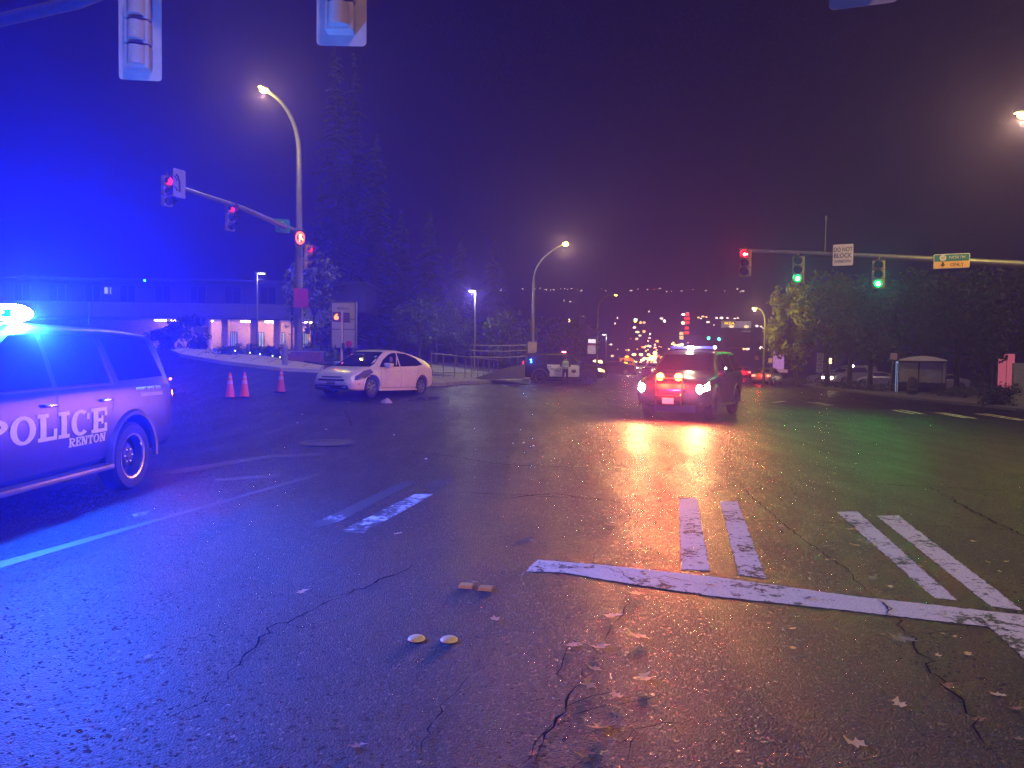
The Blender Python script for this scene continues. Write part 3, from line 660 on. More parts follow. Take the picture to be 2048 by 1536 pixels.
# ------------------------------------------------------------------ white hatchback
f0 = G(742, 798); hd = Vector((-.444, -.896)).normalized(); nl = Vector((hd.y, -hd.x)) # right-hand side normal
pc = Vector((f0.x, f0.y)) - hd * 1.33 + nl * .80
hat, bvh = base_car('hatch', 'hatchback', 'white hatchback stopped in the junction with a deployed airbag and open debris beside it', 'car', (pc.x, pc.y, f0.z + .02), math.atan2(hd.y, hd.x), MC['white_paint'])
hat.rotation_euler = (0, R(-1.0), math.atan2(hd.y, hd.x))
gl = MC['glass_dark']; tb = MC['trim_black']
for s in (1, -1):
    dec(hat, bvh, 'side_window', [(-.10, .955), (.92, .925), (.62, 1.16), (.30, 1.33), (.10, 1.375), (-.10, 1.39)], 'y', s, gl)
    dec(hat, bvh, 'side_window', [(-1.55, 1.04), (-1.10, .985), (-.16, .957), (-.16, 1.39), (-.70, 1.37), (-1.25, 1.24)], 'y', s, gl)
    seam(hat, bvh, [(-.13, .32), (-.13, .94)], s, tb, .006); seam(hat, bvh, [(.92, .34), (.95, .60), (.90, .92)], s, tb, .006)
    seam(hat, bvh, [(-1.0, .34), (-1.0, .56), (-1.14, .78), (-1.16, .96)], s, tb, .006); seam(hat, bvh, [(-1.0, .30), (.9, .30)], s, tb, .006)
    for hx in (-.04, -.98): MB().box(hx - .09, hx + .09, s * .865, s * .90, .80, .83, ch=.012).build('door_handle', MC['white_paint'], hat, True)
    dec(hat, bvh, 'headlight', [(1.30, .76), (1.72, .56), (2.06, .52), (2.0, .64), (1.66, .80), (1.34, .86)], 'y', s, MC['lens_dark'], .008)
    dec(hat, bvh, 'taillight', [(-2.16, .66), (-2.02, .66), (-2.0, 1.0), (-2.1, 1.0)], 'y', s, MC['lens_red'], .008)
    MB().box(.62, .76, s * .90, s * 1.07, .90, 1.04, ch=.045).build('wing_mirror', MC['white_paint'], hat, True)
    dec(hat, bvh, 'side_marker', [(1.88, .40), (1.98, .40), (1.98, .43), (1.88, .43)], 'y', s, mat('amber_lens', (.5, .2, .03), .2, 0, .1, 5, 0), .006)
    MB().box(-1.05, 1.0, s * .84, s * .875, .20, .25, ch=.01).build('side_skirt', MC['white_paint'], hat, True)
dec(hat, bvh, 'windshield', [(-.70, .93), (.70, .93), (.56, 1.40), (-.56, 1.40)], 'x', 1, gl)
dec(hat, bvh, 'rear_window', [(-.58, .98), (.58, .98), (.50, 1.24), (-.50, 1.24)], 'x', -1, gl)
dec(hat, bvh, 'grille', [(-.34, .585), (.34, .585), (.40, .62), (-.40, .62)], 'x', 1, tb, .012)
dec(hat, bvh, 'lower_grille', [(-.62, .27), (.62, .27), (.60, .37), (-.60, .37)], 'x', 1, tb, .012)
dec(hat, bvh, 'upper_grille', [(-.50, .50), (.50, .50), (.46, .545), (-.46, .545)], 'x', 1, tb, .012)
MB().box(2.215, 2.235, -.155, .155, .38, .47, ch=.004).build('licence_plate', mat('plate_dull', (.16, .16, .18), .6, 0, .15, 10, 0), hat)
air = MB().box(.22, .66, .70, .80, .94, 1.06, ch=.045); air.build('side_airbag', mat('airbag', (.55, .56, .52), .8, 0, .1, 20, .3), hat, True).location = (0, .045, 0)
MB().box(-.02, .02, .76, .79, 1.0, 1.32, ch=.008).build('seat_belt', MC['airbag'], hat).location = (.07, .045, 0)
MB().ball((.30, .77, 1.17), .085, 10, 7, (1, .5, 1.1)).build('headrest', mat('seat_fabric', (.14, .14, .15), .9, 0, .2, 20, .3), hat, True)
MB().tube([(-.6, 0, 1.47), (-.72, 0, 1.66)], .005, 5).build('antenna', tb, hat)
for i in range(2): MB().tube([(1.22, .1 - .5 * i, .99), (1.02, .30 - .5 * i, 1.10), (.9, .62 - .5 * i, 1.14)], .009, 5).build('wiper', tb, hat)

# debris by the hatchback
debm = mat('debris_grey', (.32, .31, .33), .6, 0, .25, 8, .5); debd = mat('debris_black', (.02, .02, .022), .5, 0, .3, 9, .4)
def debris(px, py, s, m, label, flat=.35):
    bm = bmesh.new(); bmesh.ops.create_icosphere(bm, subdivisions=2, radius=s)
    for v in bm.verts:
        k = 1 + .55 * noise.noise(v.co * (3 / s) * .6 + Vector((px, py, 0))); v.co = Vector((v.co.x * k, v.co.y * k * .8, max(0, v.co.z * k * flat)))
    me = bpy.data.meshes.new('debris'); bm.to_mesh(me); bm.free(); me.materials.append(m)
    o = link('debris', me, None, G(px, py)); tag(o, label, 'debris', 'broken car pieces on the road'); return o
debris(773, 806, .17, debm, 'grey torn bumper piece lying in front of the hatchback', .8)
for px, py, s in ((795, 800, .10), (845, 799, .22), (862, 798, .20), (822, 801, .09), (751, 808, .05), (806, 804, .05), (834, 803, .07), (700, 801, .05), (875, 796, .08)):
    debris(px, py, s, debd, 'small black broken plastic piece on the road by the hatchback')
gls = mat('glass_bit', (.7, .75, .75), .1, 0, .1, 5, 0, 1)
for px, py in ((697, 805), (775, 798), (604, 829), (595, 846), (652, 859), (788, 870), (1026, 887), (1047, 886), (1067, 892), (852, 918), (840, 780)):
    debris(px, py, .022, gls, 'tiny glinting glass fragment on the asphalt', .7)

# ------------------------------------------------------------------ patrol SUV side-on across the road, and patrol SUV facing us
s2 = G(1127, 769); s2.y = 47.5
p2 = XZ(1127, 47.5)
suv2, bv2, lb2 = make_suv('police_car', 'black patrol SUV with white doors seen side-on behind the crosswalk', (p2.x, p2.y, p2.z), R(-4), head=emis('head_amber', (1.0, .55, .16), 9), tail=emis('tail_red', (1.0, .06, .05), 1.6))
wd_m = mat('door_white', (.72, .70, .72), .4, 0, .06, 4, 0)
dec(suv2, bv2, 'door_panel', [(-.84, .48), (-.05, .48), (-.05, 1.22), (-1.0, 1.22), (-1.0, 1.02), (-.84, .80)], 'y', -1, wd_m, .0035)
dec(suv2, bv2, 'door_panel', [(.02, .48), (.98, .48), (1.0, 1.20), (.02, 1.22)], 'y', -1, wd_m, .0035)
grey_t = mat('faded_print', (.16, .15, .22), .6, 0, .1, 9, 0); dark_t = mat('dark_print', (.05, .04, .05), .6, 0, .1, 9, 0)
me = text_mesh('POLICE', .14, grey_t, bold=.02, sx=1.1); decal_mesh(me, bv2, 'y', -1, .006, -.45, .93); link('lettering', me, suv2)
me = text_mesh('RENTON', .07, grey_t, bold=.02, sx=1.1); decal_mesh(me, bv2, 'y', -1, .006, -.40, .80); link('lettering', me, suv2)
me = text_mesh('POLICE', .05, dark_t, bold=.03, sx=1.2); decal_mesh(me, bv2, 'y', -1, .006, .62, .95); link('lettering', me, suv2)
dec(suv2, bv2, 'shield_badge', [(.50, .90), (.50, .78), (.64, .70), (.78, .78), (.78, .90)], 'y', -1, dark_t, .006)
lb_lens(lb2, -.61, -.05, emis('red_beacon', (1.0, .10, .12), 30)); lb_lens(lb2, .05, .61, blue_idle)
MB().ball((-2.02, -1.01, 1.50), .055, 10, 6, (1, .5, .7)).build('side_beacon', emis('blue_beacon', (.05, .35, 1.0), 40), suv2, True)
lamp('POINT', (-2.02, -1.12, 1.50), 55, (.03, .25, 1.0), suv2, .04, name='side_beacon_bulb')
lamp('POINT', (.1, -.3, 2.3), 60, (1.0, .06, .08), suv2, .05, name='roof_bulb')
lamp('SPOT', (2.75, -.7, .9), 300, (1, .75, .5), suv2, .05, (8, -1.2, 0), 90, .7, 'headlamp_bulb')

a3 = R(27); ax3 = Vector((math.sin(a3), math.cos(a3)))   # front -> rear
fc = P(1340, 765, 20.2); c3 = Vector((fc.x, fc.y)) + ax3 * 2.6
suv3, bv3, lb3 = make_suv('police_car', 'dark patrol SUV facing the camera with blazing headlights and two red grille lights', (c3.x, c3.y, 0), math.atan2(-ax3.y, -ax3.x), head=emis('headlamp_white', (1.0, .72, .42), 60))
lb_lens(lb3, -.61, -.16, blue_dim); lb_lens(lb3, .02, .61, blue_dim)
lb_lens(lb3, -.14, .0, emis('takedown_lamp', (1.0, .80, .55), 80))
lamp('POINT', (.45, -.05, 2.10), 110, (1.0, .72, .42), suv3, .07, name='takedown_bulb')
MB().ball((.16, .66, 2.02), .05, 8, 6).build('end_lamp', emis('end_lamp_glow', (1.0, .75, .6), 12), suv3)
for y in (-.25, .25):
    MB().lathe([(0, .0), (.10, 0), (.105, -.05), (.085, -.06)], 18, Matrix.Translation((2.72, y, 1.18)) @ Matrix.Rotation(R(90), 4, 'Y')).build('grille_beacon', emis('red_beacon_hot', (1.0, .20, .02), 30), suv3, True)
    lamp('POINT', (2.90, y, 1.18), 720, (1.0, .035, .01), suv3, .06, name='grille_beacon_bulb')
for y in (-.78, .78):
    MB().ball((2.56, y, .86), .10, 10, 7, (.35, .9, 1.3)).build('fog_lamp', emis('fog_glow', (1.0, .75, .5), 60), suv3, True)
    lamp('SPOT', (2.80, y, .88), 330, (1.0, .46, .12), suv3, .07, (12, y, .7), 165, .5, 'headlamp_bulb')
    lamp('SPOT', (2.80, y, .88), 560, (1.0, .52, .18), suv3, .07, (12, y * 1.2, -.6), 75, .8, 'headlamp_beam')
MB().ball((2.3, .97, 1.0), .03, 8, 5).build('side_marker', amber_l, suv3); MB().ball((2.72, .33, .70), .03, 6, 5, (1, .5, 1.6)).build('bumper_marker', amber_l, suv3)
MB().ball((1.02, 1.15, 1.42), .035, 8, 5).build('spotlight', emis('small_white', (1, .9, .8), 10), suv3)

# beacons of the near SUV (the blown-out blue at the left edge; red at its front)
blue_at = suv1
lamp('POINT', (.0, .78, 2.02), 7200, (.012, .10, 1.0), suv1, .10, name='roof_bulb')
MB().ball((.0, .54, 2.02), .105, 16, 10, (1.5, 2.1, .9)).build('strobe_bloom', emis('blue_strobe', (.5, .8, 1.0), 90), suv1, True)  # ball enlarged so that its shape imitates the bloom
lamp('POINT', (2.95, .55, .95), 260, (1.0, .05, .10), suv1, .06, name='grille_beacon_bulb')
MB().box(2.62, 2.66, .40, .60, .9, .96, ch=.01).build('grille_beacon', red_l, suv1)
MB().ball((-2.42, .99, 1.30), .022, 8, 5, (1.6, .4, .8)).build('side_beacon', emis('side_red', (1, .1, .1), 14), suv1)
lamp('POINT', (-2.9, .9, 1.1), 45, (1.0, .04, .08), suv1, .04, name='tail_bulb')

# ------------------------------------------------------------------ people
def person(loc, rz, label, vest=False, arm='down', s=1.0, cap=True):
    t = thing('person', label, 'person', loc, rz)
    J = {'pelvis': (0, 0, .95), 'chest': (0, .01, 1.30), 'neck': (0, .0, 1.48), 'head': (0, -.02, 1.60), 'top': (0, -.02, 1.72)}
    E = [('pelvis', 'chest'), ('chest', 'neck'), ('neck', 'head'), ('head', 'top')]; RR = {'pelvis': (.17, .125), 'chest': (.19, .13), 'neck': (.06, .06), 'head': (.085, .10), 'top': (.06, .07)}
    for s_, n in ((1, 'l'), (-1, 'r')):
        J['hip' + n] = (s_ * .10, 0, .86); J['knee' + n] = (s_ * .12, -.02, .48); J['ank' + n] = (s_ * .13, .02, .09); J['toe' + n] = (s_ * .15, -.15, .045)
        J['sh' + n] = (s_ * .20, .01, 1.40)
        if arm == 'down': J['el' + n] = (s_ * .27, .04, 1.12); J['wr' + n] = (s_ * .27, -.05, .88); J['pm' + n] = (s_ * .27, -.07, .80)
        else: J['el' + n] = (s_ * .30, .0, 1.14); J['wr' + n] = (s_ * .16, -.26, 1.12); J['pm' + n] = (s_ * .10, -.32, 1.13)
        E += [('pelvis', 'hip' + n), ('hip' + n, 'knee' + n), ('knee' + n, 'ank' + n), ('ank' + n, 'toe' + n), ('chest', 'sh' + n), ('sh' + n, 'el' + n), ('el' + n, 'wr' + n), ('wr' + n, 'pm' + n)]
        RR.update({'hip' + n: (.10, .10), 'knee' + n: (.065, .065), 'ank' + n: (.05, .05), 'toe' + n: (.045, .035), 'sh' + n: (.075, .075), 'el' + n: (.05, .05), 'wr' + n: (.032, .03), 'pm' + n: (.035, .022)})
        for k in range(5):
            base = Vector(J['pm' + n]); d = (base - Vector(J['wr' + n])).normalized(); sd = Vector((0, 1, 0)) if arm == 'down' else Vector((0, 0, 1))
            ln = (.05, .075, .082, .078, .06)[k]; off = (k - 2) * .016
            if k == 0: dd = (d + sd * -1.0).normalized()
            else: dd = d
            a = 'f%d%s' % (k, n); J[a] = tuple(base + sd * off + dd * ln * .5); J[a + 't'] = tuple(base + sd * off + dd * ln * .9 + Vector((-s_ * .015, 0, 0)))
            E += [('pm' + n, a), (a, a + 't')]; RR[a] = (.0095, .0095); RR[a + 't'] = (.008, .008)
    keys = list(J); me = bpy.data.meshes.new('body'); me.from_pydata([J[k] for k in keys], [(keys.index(a), keys.index(b)) for a, b in E], [])
    o = bpy.data.objects.new('body', me); col.objects.link(o); o.modifiers.new('s', 'SKIN'); o.modifiers.new('u', 'SUBSURF').levels = 1
    for i, k in enumerate(keys): me.skin_vertices[0].data[i].radius = RR[k]
    me.skin_vertices[0].data[0].use_root = True
    dg = bpy.context.evaluated_depsgraph_get(); dg.update(); m2 = bpy.data.meshes.new_from_object(o.evaluated_get(dg)); bpy.data.objects.remove(o)
    skin = mat('skin', (.45, .28, .20), .6, 0, .1, 9, 0); cloth = mat('uniform_cloth', (.018, .018, .028), .9, 0, .3, 20, .4); boot = mat('boot_leather', (.012, .012, .012), .4, 0, .2, 9, 0)
    for m_ in (cloth, skin, boot): m2.materials.append(m_)
    for p in m2.polygons:
        c = p.center; p.use_smooth = True
        if c.z > 1.49: p.material_index = 1
        elif c.z < .13: p.material_index = 2
        elif arm == 'down' and abs(c.x) > .22 and c.z < .88: p.material_index = 1
        elif arm != 'down' and c.y < -.25 and c.z > 1: p.material_index = 1
    b = link('body', m2, t)
    # face
    fb = MB()
    fb.prism([(-.012, -.02), (.012, -.02), (.006, .03), (-.006, .03)], .02, Matrix.Translation((0, -.115, 1.60)) @ Matrix.Rotation(R(90), 4, 'X')); fb.build('nose', skin, t)
    for s_ in (1, -1):
        MB().ball((s_ * .032, -.105, 1.625), .010, 6, 4).build('eye', boot, t); MB().ball((s_ * .085, -.02, 1.60), .022, 6, 4, (.5, 1, 1.4)).build('ear', skin, t)
    if cap: MB().ball((0, -.015, 1.66), .105, 14, 8, (.95, 1.1, .75)).build('cap', cloth, t, True)
    else: MB().ball((0, .0, 1.655), .102, 14, 8, (.95, 1.08, .9)).build('hair', mat('hair_dark', (.02, .015, .01), .7, 0, .3, 30, .3), t, True)
    if vest:
        vm = mat('hi_vis', (.32, .50, .30), .7, 0, .15, 12, .2)
        pr = [(.165, .98), (.185, 1.12), (.20, 1.28), (.205, 1.38), (.16, 1.45), (.09, 1.47)]
        vs = []; fs = []
        for r_, z in pr:
            for k in range(20): a = 2 * math.pi * k / 20; vs.append((1.12 * r_ * math.cos(a), .80 * r_ * math.sin(a) + .005, z))
        for i in range(len(pr) - 1):
            for k in range(20): fs.append((i * 20 + k, i * 20 + (k + 1) % 20, i * 20 + 20 + (k + 1) % 20, i * 20 + 20 + k))
        MB().add(vs, fs).build('vest', vm, t, True)
        MB().add([(x * 1.02, y * 1.04, z * 1 + (0)) for x, y, z in vs[20:40]] + [(x * 1.02, y * 1.04, z + .05) for x, y, z in vs[20:40]], [(k, (k + 1) % 20, 20 + (k + 1) % 20, 20 + k) for k in range(20)]).build('reflective_band', MC['reflective_white'], t, True)
    else:
        MB().box(-.175, .175, -.13, .135, .93, .98, ch=.015).build('duty_belt', boot, t, True)
    return t
q = XZ(1131, 46.0); person(q, R(180), 'officer in a pale hi-vis vest standing at the white patrol doors', True, 'fold')

# ------------------------------------------------------------------ traffic signals
yel = mat('signal_housing', (.40, .31, .14), .55, 0, .1, 4, .1, dirt=.1); pale = mat('backplate', (.46, .36, .18), .6, 0, .1, 3, .1, dirt=.12); vis = mat('visor', (.05, .05, .05), .5, 0, .2, 6, .1)
galv = mat('galvanised_steel', (.20, .20, .21), .45, .55, .15, 4, .15)
off_l = mat('lens_off', (.06, .05, .05), .15, 0, .1, 4, 0, .6)
def disc_arrow():
    return [(-.105, 0), (-.015, .085), (-.015, .035), (.095, .035), (.095, -.035), (-.015, -.035), (-.015, -.085)]
def signal(loc, f, label, lit=None, color=None, es=20, arrow=False, bw=0, group='traffic signal heads', power=0, back=False, hw_=.175, name='traffic_signal', vm=None, lcol=None):
    rz = math.atan2(f[1], f[0]) + R(90); t = thing(name, label, 'traffic light', loc, rz, group)
    S = .36
    for k in range(3):
        z1 = -k * S; hm = MB()
        hm.box(-hw_, hw_, -.09, .11, z1 - S + .008, z1 - .008, ch=.035)
        if back: hm.tube([(0, .10, z1 - S + .05), (0, .10, z1 - .05)], .125, 16)
        hm.build('housing', yel, t, True)
        zc = z1 - S / 2
        MY = Matrix.Translation((0, -.095, zc)) @ Matrix.Rotation(R(90), 4, 'X')
        on = lit == k
        lm = MB()
        if arrow and on:
            lm.lathe([(.145, 0), (.145, .01), (0, .012)], 24, MY); lm.build('lens', emis('lens_red_arrow', (1, .0, .01), 1.1), t)
            MB().prism(disc_arrow(), .012, Matrix.Translation((0, -.11, zc)) @ Matrix.Rotation(R(90), 4, 'X')).build('arrow', emis('arrow_' + label[:6], color, es), t)
        else:
            lm.lathe([(.15, 0), (.15, .012), (.11, .03), (.06, .038), (0, .04)], 24, MY).build('lens', emis('lens_' + str(lcol or color), lcol or color, 1.5) if on else off_l, t, True)
            if on and back is False and es > 10: MB().lathe([(.08, 0), (.06, .006), (0, .01)], 20, Matrix.Translation((0, -.138, zc)) @ Matrix.Rotation(R(90), 4, 'X'), caps=False).build('lamp_core', emis('core_' + str(color), color, es), t, True)
        # visor: open-bottomed tunnel
        vs = []; fs = []; n_ = 18
        for i in range(n_ + 1):
            a = R(-35 + 250 * i / n_); le = .27 - .10 * (i / n_ < .12 or i / n_ > .88)
            for r_, y in ((.16, -.09), (.16, -.09 - le), (.166, -.09 - le), (.166, -.09)): vs.append((r_ * math.cos(a), y, zc + r_ * math.sin(a)))
        for i in range(n_):
            for j in range(3): fs.append((i * 4 + j, i * 4 + j + 1, i * 4 + 5 + j, i * 4 + 4 + j))
        MB().add(vs, fs).build('visor', vm or vis, t, True)
        if on and power:
            lamp('SPOT', (0, -.14, zc), power, lcol or color, t, .10, (0, -3, zc - 1.5), 150, .6, name='signal_bulb')
    if bw:
        hw = bw / 2; r_ = .05; pts = []
        for cx, cz, a0 in ((hw - r_, .12 - r_, 0), (-hw + r_, .12 - r_, 90), (-hw + r_, -3 * S - .12 + r_, 180), (hw - r_, -3 * S - .12 + r_, 270)):
            for k in range(5): a = R(a0 + 90 * k / 4); pts.append((cx + r_ * math.cos(a), cz + r_ * math.sin(a)))
        bp = MB().prism(pts, .006, Matrix.Translation((0, -.055, 0)) @ Matrix.Rotation(R(90), 4, 'X')).build('backplate', pale, t)
    MB().tube([(0, 0, -.01), (0, 0, .14)], .03, 8).build('bracket', galv, t)
    return t
# three near heads seen from behind, over the stop line
FA = Vector((-DIR.x, -DIR.y)); BK = Vector((.25, .97))
def near_head(pxc, pyb, D, lab, f):
    p = P(pxc, pyb, D); return signal((p.x, p.y, p.z + 1.08 + .12), f, lab, bw=.61, back=True, group='signal heads seen from behind', vm=yel)
near_head(278, 158, 11.3, 'signal head seen from behind at top left, two sections and backplate in view', (-.12, 1))
near_head(681, 88, 9.3, 'signal head seen from behind at top centre, only its lowest section in view', (-.02, 1))
near_head(1728, 7, 7.3, 'signal backplate whose bottom edge just shows at the top right', (.35, 1))
a = P(0, 40, 13.3); b = P(160, 3, 12.1); d = (b - a); arm = MB().tube([a - d * 2.5, a, b, P(278, -45, 11.3) , P(681, -130, 9.3) + Vector((0, 0, .1)), P(1728, -320, 7.2)], [.12, .11, .10, .09, .08, .06], 12).build('mast_arm', galv, None, True)
tag(arm, 'grey steel mast arm crossing the top left corner above the rear-facing signals', 'mast arm')
# left corner pole with lamp and long arm
def lamp_head(t, p, d, m, warm=(1, .76, .10), power=0, es=60, big=1.0):
    rz = math.atan2(d.y, d.x); Mx = Matrix.Translation(p) @ Matrix.Rotation(rz, 4, 'Z')
    h = MB(); prof = [(-.10, .05, .05), (.05, .11, .07), (.35, .16, .09), (.6, .15, .07), (.72, .06, .03)]; vs = []
    for x, w_, hh in prof:
        for k in range(12): a = 2 * math.pi * k / 12; vs.append(Mx @ Vector((x * big, w_ * big * math.cos(a), hh * big * math.sin(a))))
    fs = [(i * 12 + k, i * 12 + (k + 1) % 12, i * 12 + 12 + (k + 1) % 12, i * 12 + 12 + k) for i in range(4) for k in range(12)] + [tuple(range(12))[::-1], tuple(48 + k for k in range(12))]
    hd_ = h.add(vs, fs).build('lamp_head', galv, t, True)
    c = Mx @ Vector((.36 * big, 0, -.07 * big))
    MB().ball(c, .15 * big, 12, 7, (1.25, 1, .75)).build('lamp_lens', emis('lamp_glow_%d' % es, warm, es), t, True)
    if power: lamp('POINT', c + Vector((0, 0, -.22 * big)), power, warm, t, .10, name='lamp_bulb')
    return c
def street_lamp(base, head, label, power=0, r0=.14, r1=.06, es=60, group='street lamps', warm=(1, .76, .10), curve=.16, big=1.0):
    base = Vector(base); head = Vector(head); t = thing('street_lamp', label, 'street lamp', base, 0, group)
    h = head - base; H = h.z; d = Vector((h.x, h.y, 0)); pts = [Vector((0, 0, 0)), Vector((0, 0, H * .4)), Vector((0, 0, H * .78))]
    for k in range(1, 9):
        a = k / 8; pts.append(Vector((d.x * (1 - math.cos(a * math.pi / 2)) * 1.0 * a ** .3, d.y * (1 - math.cos(a * math.pi / 2)) * a ** .3, H * .78 + H * .22 * math.sin(a * math.pi / 2) ** .8)))
    rad = [r0, r0 * .8, r0 * .62] + [r0 * .6 + (r1 - r0 * .6) * k / 8 for k in range(1, 9)]
    MB().tube(pts, rad, 12).build('pole', galv, t, True)
    MB().box(-r0 * 1.8, r0 * 1.8, -r0 * 1.8, r0 * 1.8, 0, .05, ch=.01).build('base_plate', galv, t)
    lamp_head(t, pts[-1] - d.normalized() * .05, d, galv, warm, power, es, big)
    return t
b1 = XZ(597, 34); h1 = P(536, 182, 31.6)
L1 = street_lamp(b1, h1, 'tall street lamp on the left corner whose pole also carries the signal arm', 1500, .20, .07, 14)
armA = P(590, 462, 34.0) - b1; armB = P(352, 372, 27.2) - b1
MB().tube([armA + Vector((0, 0, -.0)), armA.lerp(armB, .5) + Vector((0, 0, .12)), armB], [.13, .10, .06], 12).build('mast_arm', galv, L1, True)
fl = Vector((.86, -.5)).normalized()
rl = (1.0, .015, .06)
for (px, py, D, lab) in ((334, 352, 26.9, 'signal head at the outer end of the left arm, lit red'), (460, 408, 30.2, 'signal head midway along the left arm, red lit and seen from the side'), (617, 490, 33.7, 'signal head on the left corner pole, red lit below the no-turn sign')):
    p = P(px, py, D); signal(p, fl, lab, 0, rl, 3.0, power=10, lcol=(1, .03, .05), group='red signals on the left arm', vm=mat('visor_side', (.09, .07, .07), .5, 0, .1, 5, 0))
# right mast arm, signals and signs facing us
aL = P(1478, 500, 31.5); aR = P(2080, 531, 27.2); ext = aR + (aR - aL) * .35
ra = thing('signal_mast', 'long steel mast arm from the right edge carrying three signals and two signs', 'mast arm', (ext.x, ext.y, zg(ext.x, ext.y)))
o_ = Vector(ra.location)
MB().tube([aL - o_, aL.lerp(aR, .5) - o_ + Vector((0, 0, .03)), ext - o_], [.065, .10, .15], 14).build('arm', galv, ra, True)
MB().tube([(0, 0, 0), (0, 0, ext.z - o_.z + .4)], [.2, .16], 14).build('pole', galv, ra, True)
p = P(1650, 506, 30.4) - o_; MB().tube([p, p + Vector((0, 0, 1.4)), p + Vector((.02, 0, 1.45))], .02, 6).build('sensor_mast', galv, ra); MB().tube([p + Vector((0, 0, 1.3)), p + Vector((0, 0, 1.48))], .05, 8).build('camera_sensor', galv, ra)
toc = Vector((-.45, -.9))
red_t = (1.0, .012, .015); grn = (.0, 1.0, .45)
def on_arm(px, dy=0): # point on the arm under a picture column
    f = (px - 1478) / (2080 - 1478); return aL.lerp(aR, f)
for px, lit, c, es, arrow, lab, pw, lc in ((1492, 0, (1.0, .10, .08), 40, True, 'left signal head on the right arm showing a red left arrow', 420, (1.0, .0, .012)),
        (1610, 2, (.12, 1.0, .62), 40, False, 'middle signal head on the right arm showing green', 900, (.0, 1.0, .10)), (1777, 2, (.12, 1.0, .62), 40, False, 'right signal head on the right arm showing green, between the two arm signs', 900, (.0, 1.0, .10))):
    p = on_arm(px); signal((p.x - .02, p.y - .16, p.z + (-.02 if arrow else -.16)), toc, lab, lit, c, es, arrow, bw=0, power=pw, lcol=lc, hw_=.225, group='signal heads on the right arm')
def sign_board(name, label, c, wdt, hgt, f, face, border=None, cat='sign', group=None, parent=None, th=.02, r_=.04, post=None):
    rz = math.atan2(f[1], f[0]) + R(90); t = thing(name, label, cat, c, rz, group)
    def rr(w_, h_, r): 
        pts = []
        for cx, cz, a0 in ((w_ / 2 - r, h_ / 2 - r, 0), (-w_ / 2 + r, h_ / 2 - r, 90), (-w_ / 2 + r, -h_ / 2 + r, 180), (w_ / 2 - r, -h_ / 2 + r, 270)):
            for k in range(4): a = R(a0 + 30 * k); pts.append((cx + r * math.cos(a), cz + r * math.sin(a)))
        return pts
    MX = Matrix.Rotation(R(90), 4, 'X')
    MB().prism(rr(wdt, hgt, r_), th, MX).build('board', border or face, t)
    MB().prism(rr(wdt - .05, hgt - .05, r_ * .7), th + .004, MX).build('face', face, t)
    return t
sw = mat('sign_white', (.62, .55, .60), .5, 0, .05, 4, 0); sk = mat('sign_black', (.02, .02, .02), .6, 0, .1, 4, 0); sg = mat('sign_green', (.01, .16, .17), .5, 0, .08, 4, 0); sy = mat('sign_yellow', (.75, .40, .10), .5, 0, .08, 4, 0)
p = on_arm(1686); c = P(1686, 510, p.y - .25)
t = sign_board('road_sign', 'white DO NOT BLOCK INTERSECTION sign on the right arm', c, .74, .84, toc, sw)
text('DO NOT', .17, sk, t, (0, -.025, .22), bold=.01, sx=.72); text('BLOCK', .17, sk, t, (0, -.025, -.02), bold=.01, sx=.85); text('INTERSECTION', .10, sk, t, (0, -.025, -.25), bold=.01, sx=.62)
p = on_arm(1902); c = P(1903, 522, p.y - .25)
t = sign_board('road_sign', 'green and yellow route sign reading NORTH ONLY near the right edge of the arm', c, 1.18, .54, toc, sg, sw)
MB().box(-.565, .565, -.030, -.025, -.245, -.01).build('lower_panel', sy, t)
MB().lathe([(0, 0), (.11, 0), (.11, .004), (0, .004)], 20, Matrix.Translation((-.28, -.026, .125)) @ Matrix.Rotation(R(90), 4, 'X')).build('route_shield', sw, t)
MB().box(-.36, -.20, -.0305, -.027, .03, .08).build('route_shield', sw, t)
text('167', .08, sk, t, (-.28, -.032, .13), bold=.01, sx=.8); text('NORTH', .11, sw, t, (.18, -.027, .13), bold=.015); text('ONLY', .12, sk, t, (.18, -.032, -.13), bold=.012)
MB().prism([(-.10, 0), (0, -.09), (.10, 0), (.035, 0), (.035, .09), (-.035, .09), (-.035, 0)], .004, Matrix.Translation((-.28, -.031, -.125)) @ Matrix.Rotation(R(90), 4, 'X')).build('down_arrow', sk, t)
# signs on the left arm/pole
tocl = Vector((.45, -.9))
c = P(358, 367, 27.0); t = sign_board('road_sign', 'white turn sign hanging beside the outermost signal on the left arm', c, .50, 1.0, (.86, -.5), mat('sign_lilac', (.34, .34, .40), .6, 0, .1, 4, 0)); MB().tube([(.0, -.03, -.3), (0, -.03, .05), (-.06, -.03, .22), (-.14, -.03, .3)], .035, 6).build('bent_arrow', sk, t)
c = P(565, 452, 33.2); t = sign_board('street_sign', 'green street name blade on the left arm beside the pole', c, .62, .60, tocl, mat('blade_green', (.0, .16, .20), .5, 0, .1, 4, 0)); MB().box(-.28, .28, -.027, -.0245, -.02, .0).build('divider', sw, t)
for z_, s_ in ((.14, 'S'), (-.14, 'ST')): text(s_, .12, MC['sign_white'], t, (0, -.026, z_), bold=.01)
c = P(600, 476, 33.4); t = sign_board('no_turn_signal', 'glowing red and white no-turn symbol sign on the left corner pole', c, .46, .72, tocl, MC['sign_black'], r_=.05)
rg = []; n_ = 24; vs = []; fs = []
for k in range(n_):
    a_ = 2 * math.pi * k / n_
    for r_, y in ((.20, -.03), (.145, -.03), (.20, -.04), (.145, -.04)): vs.append((r_ * math.cos(a_), y, r_ * 1.4 * math.sin(a_)))
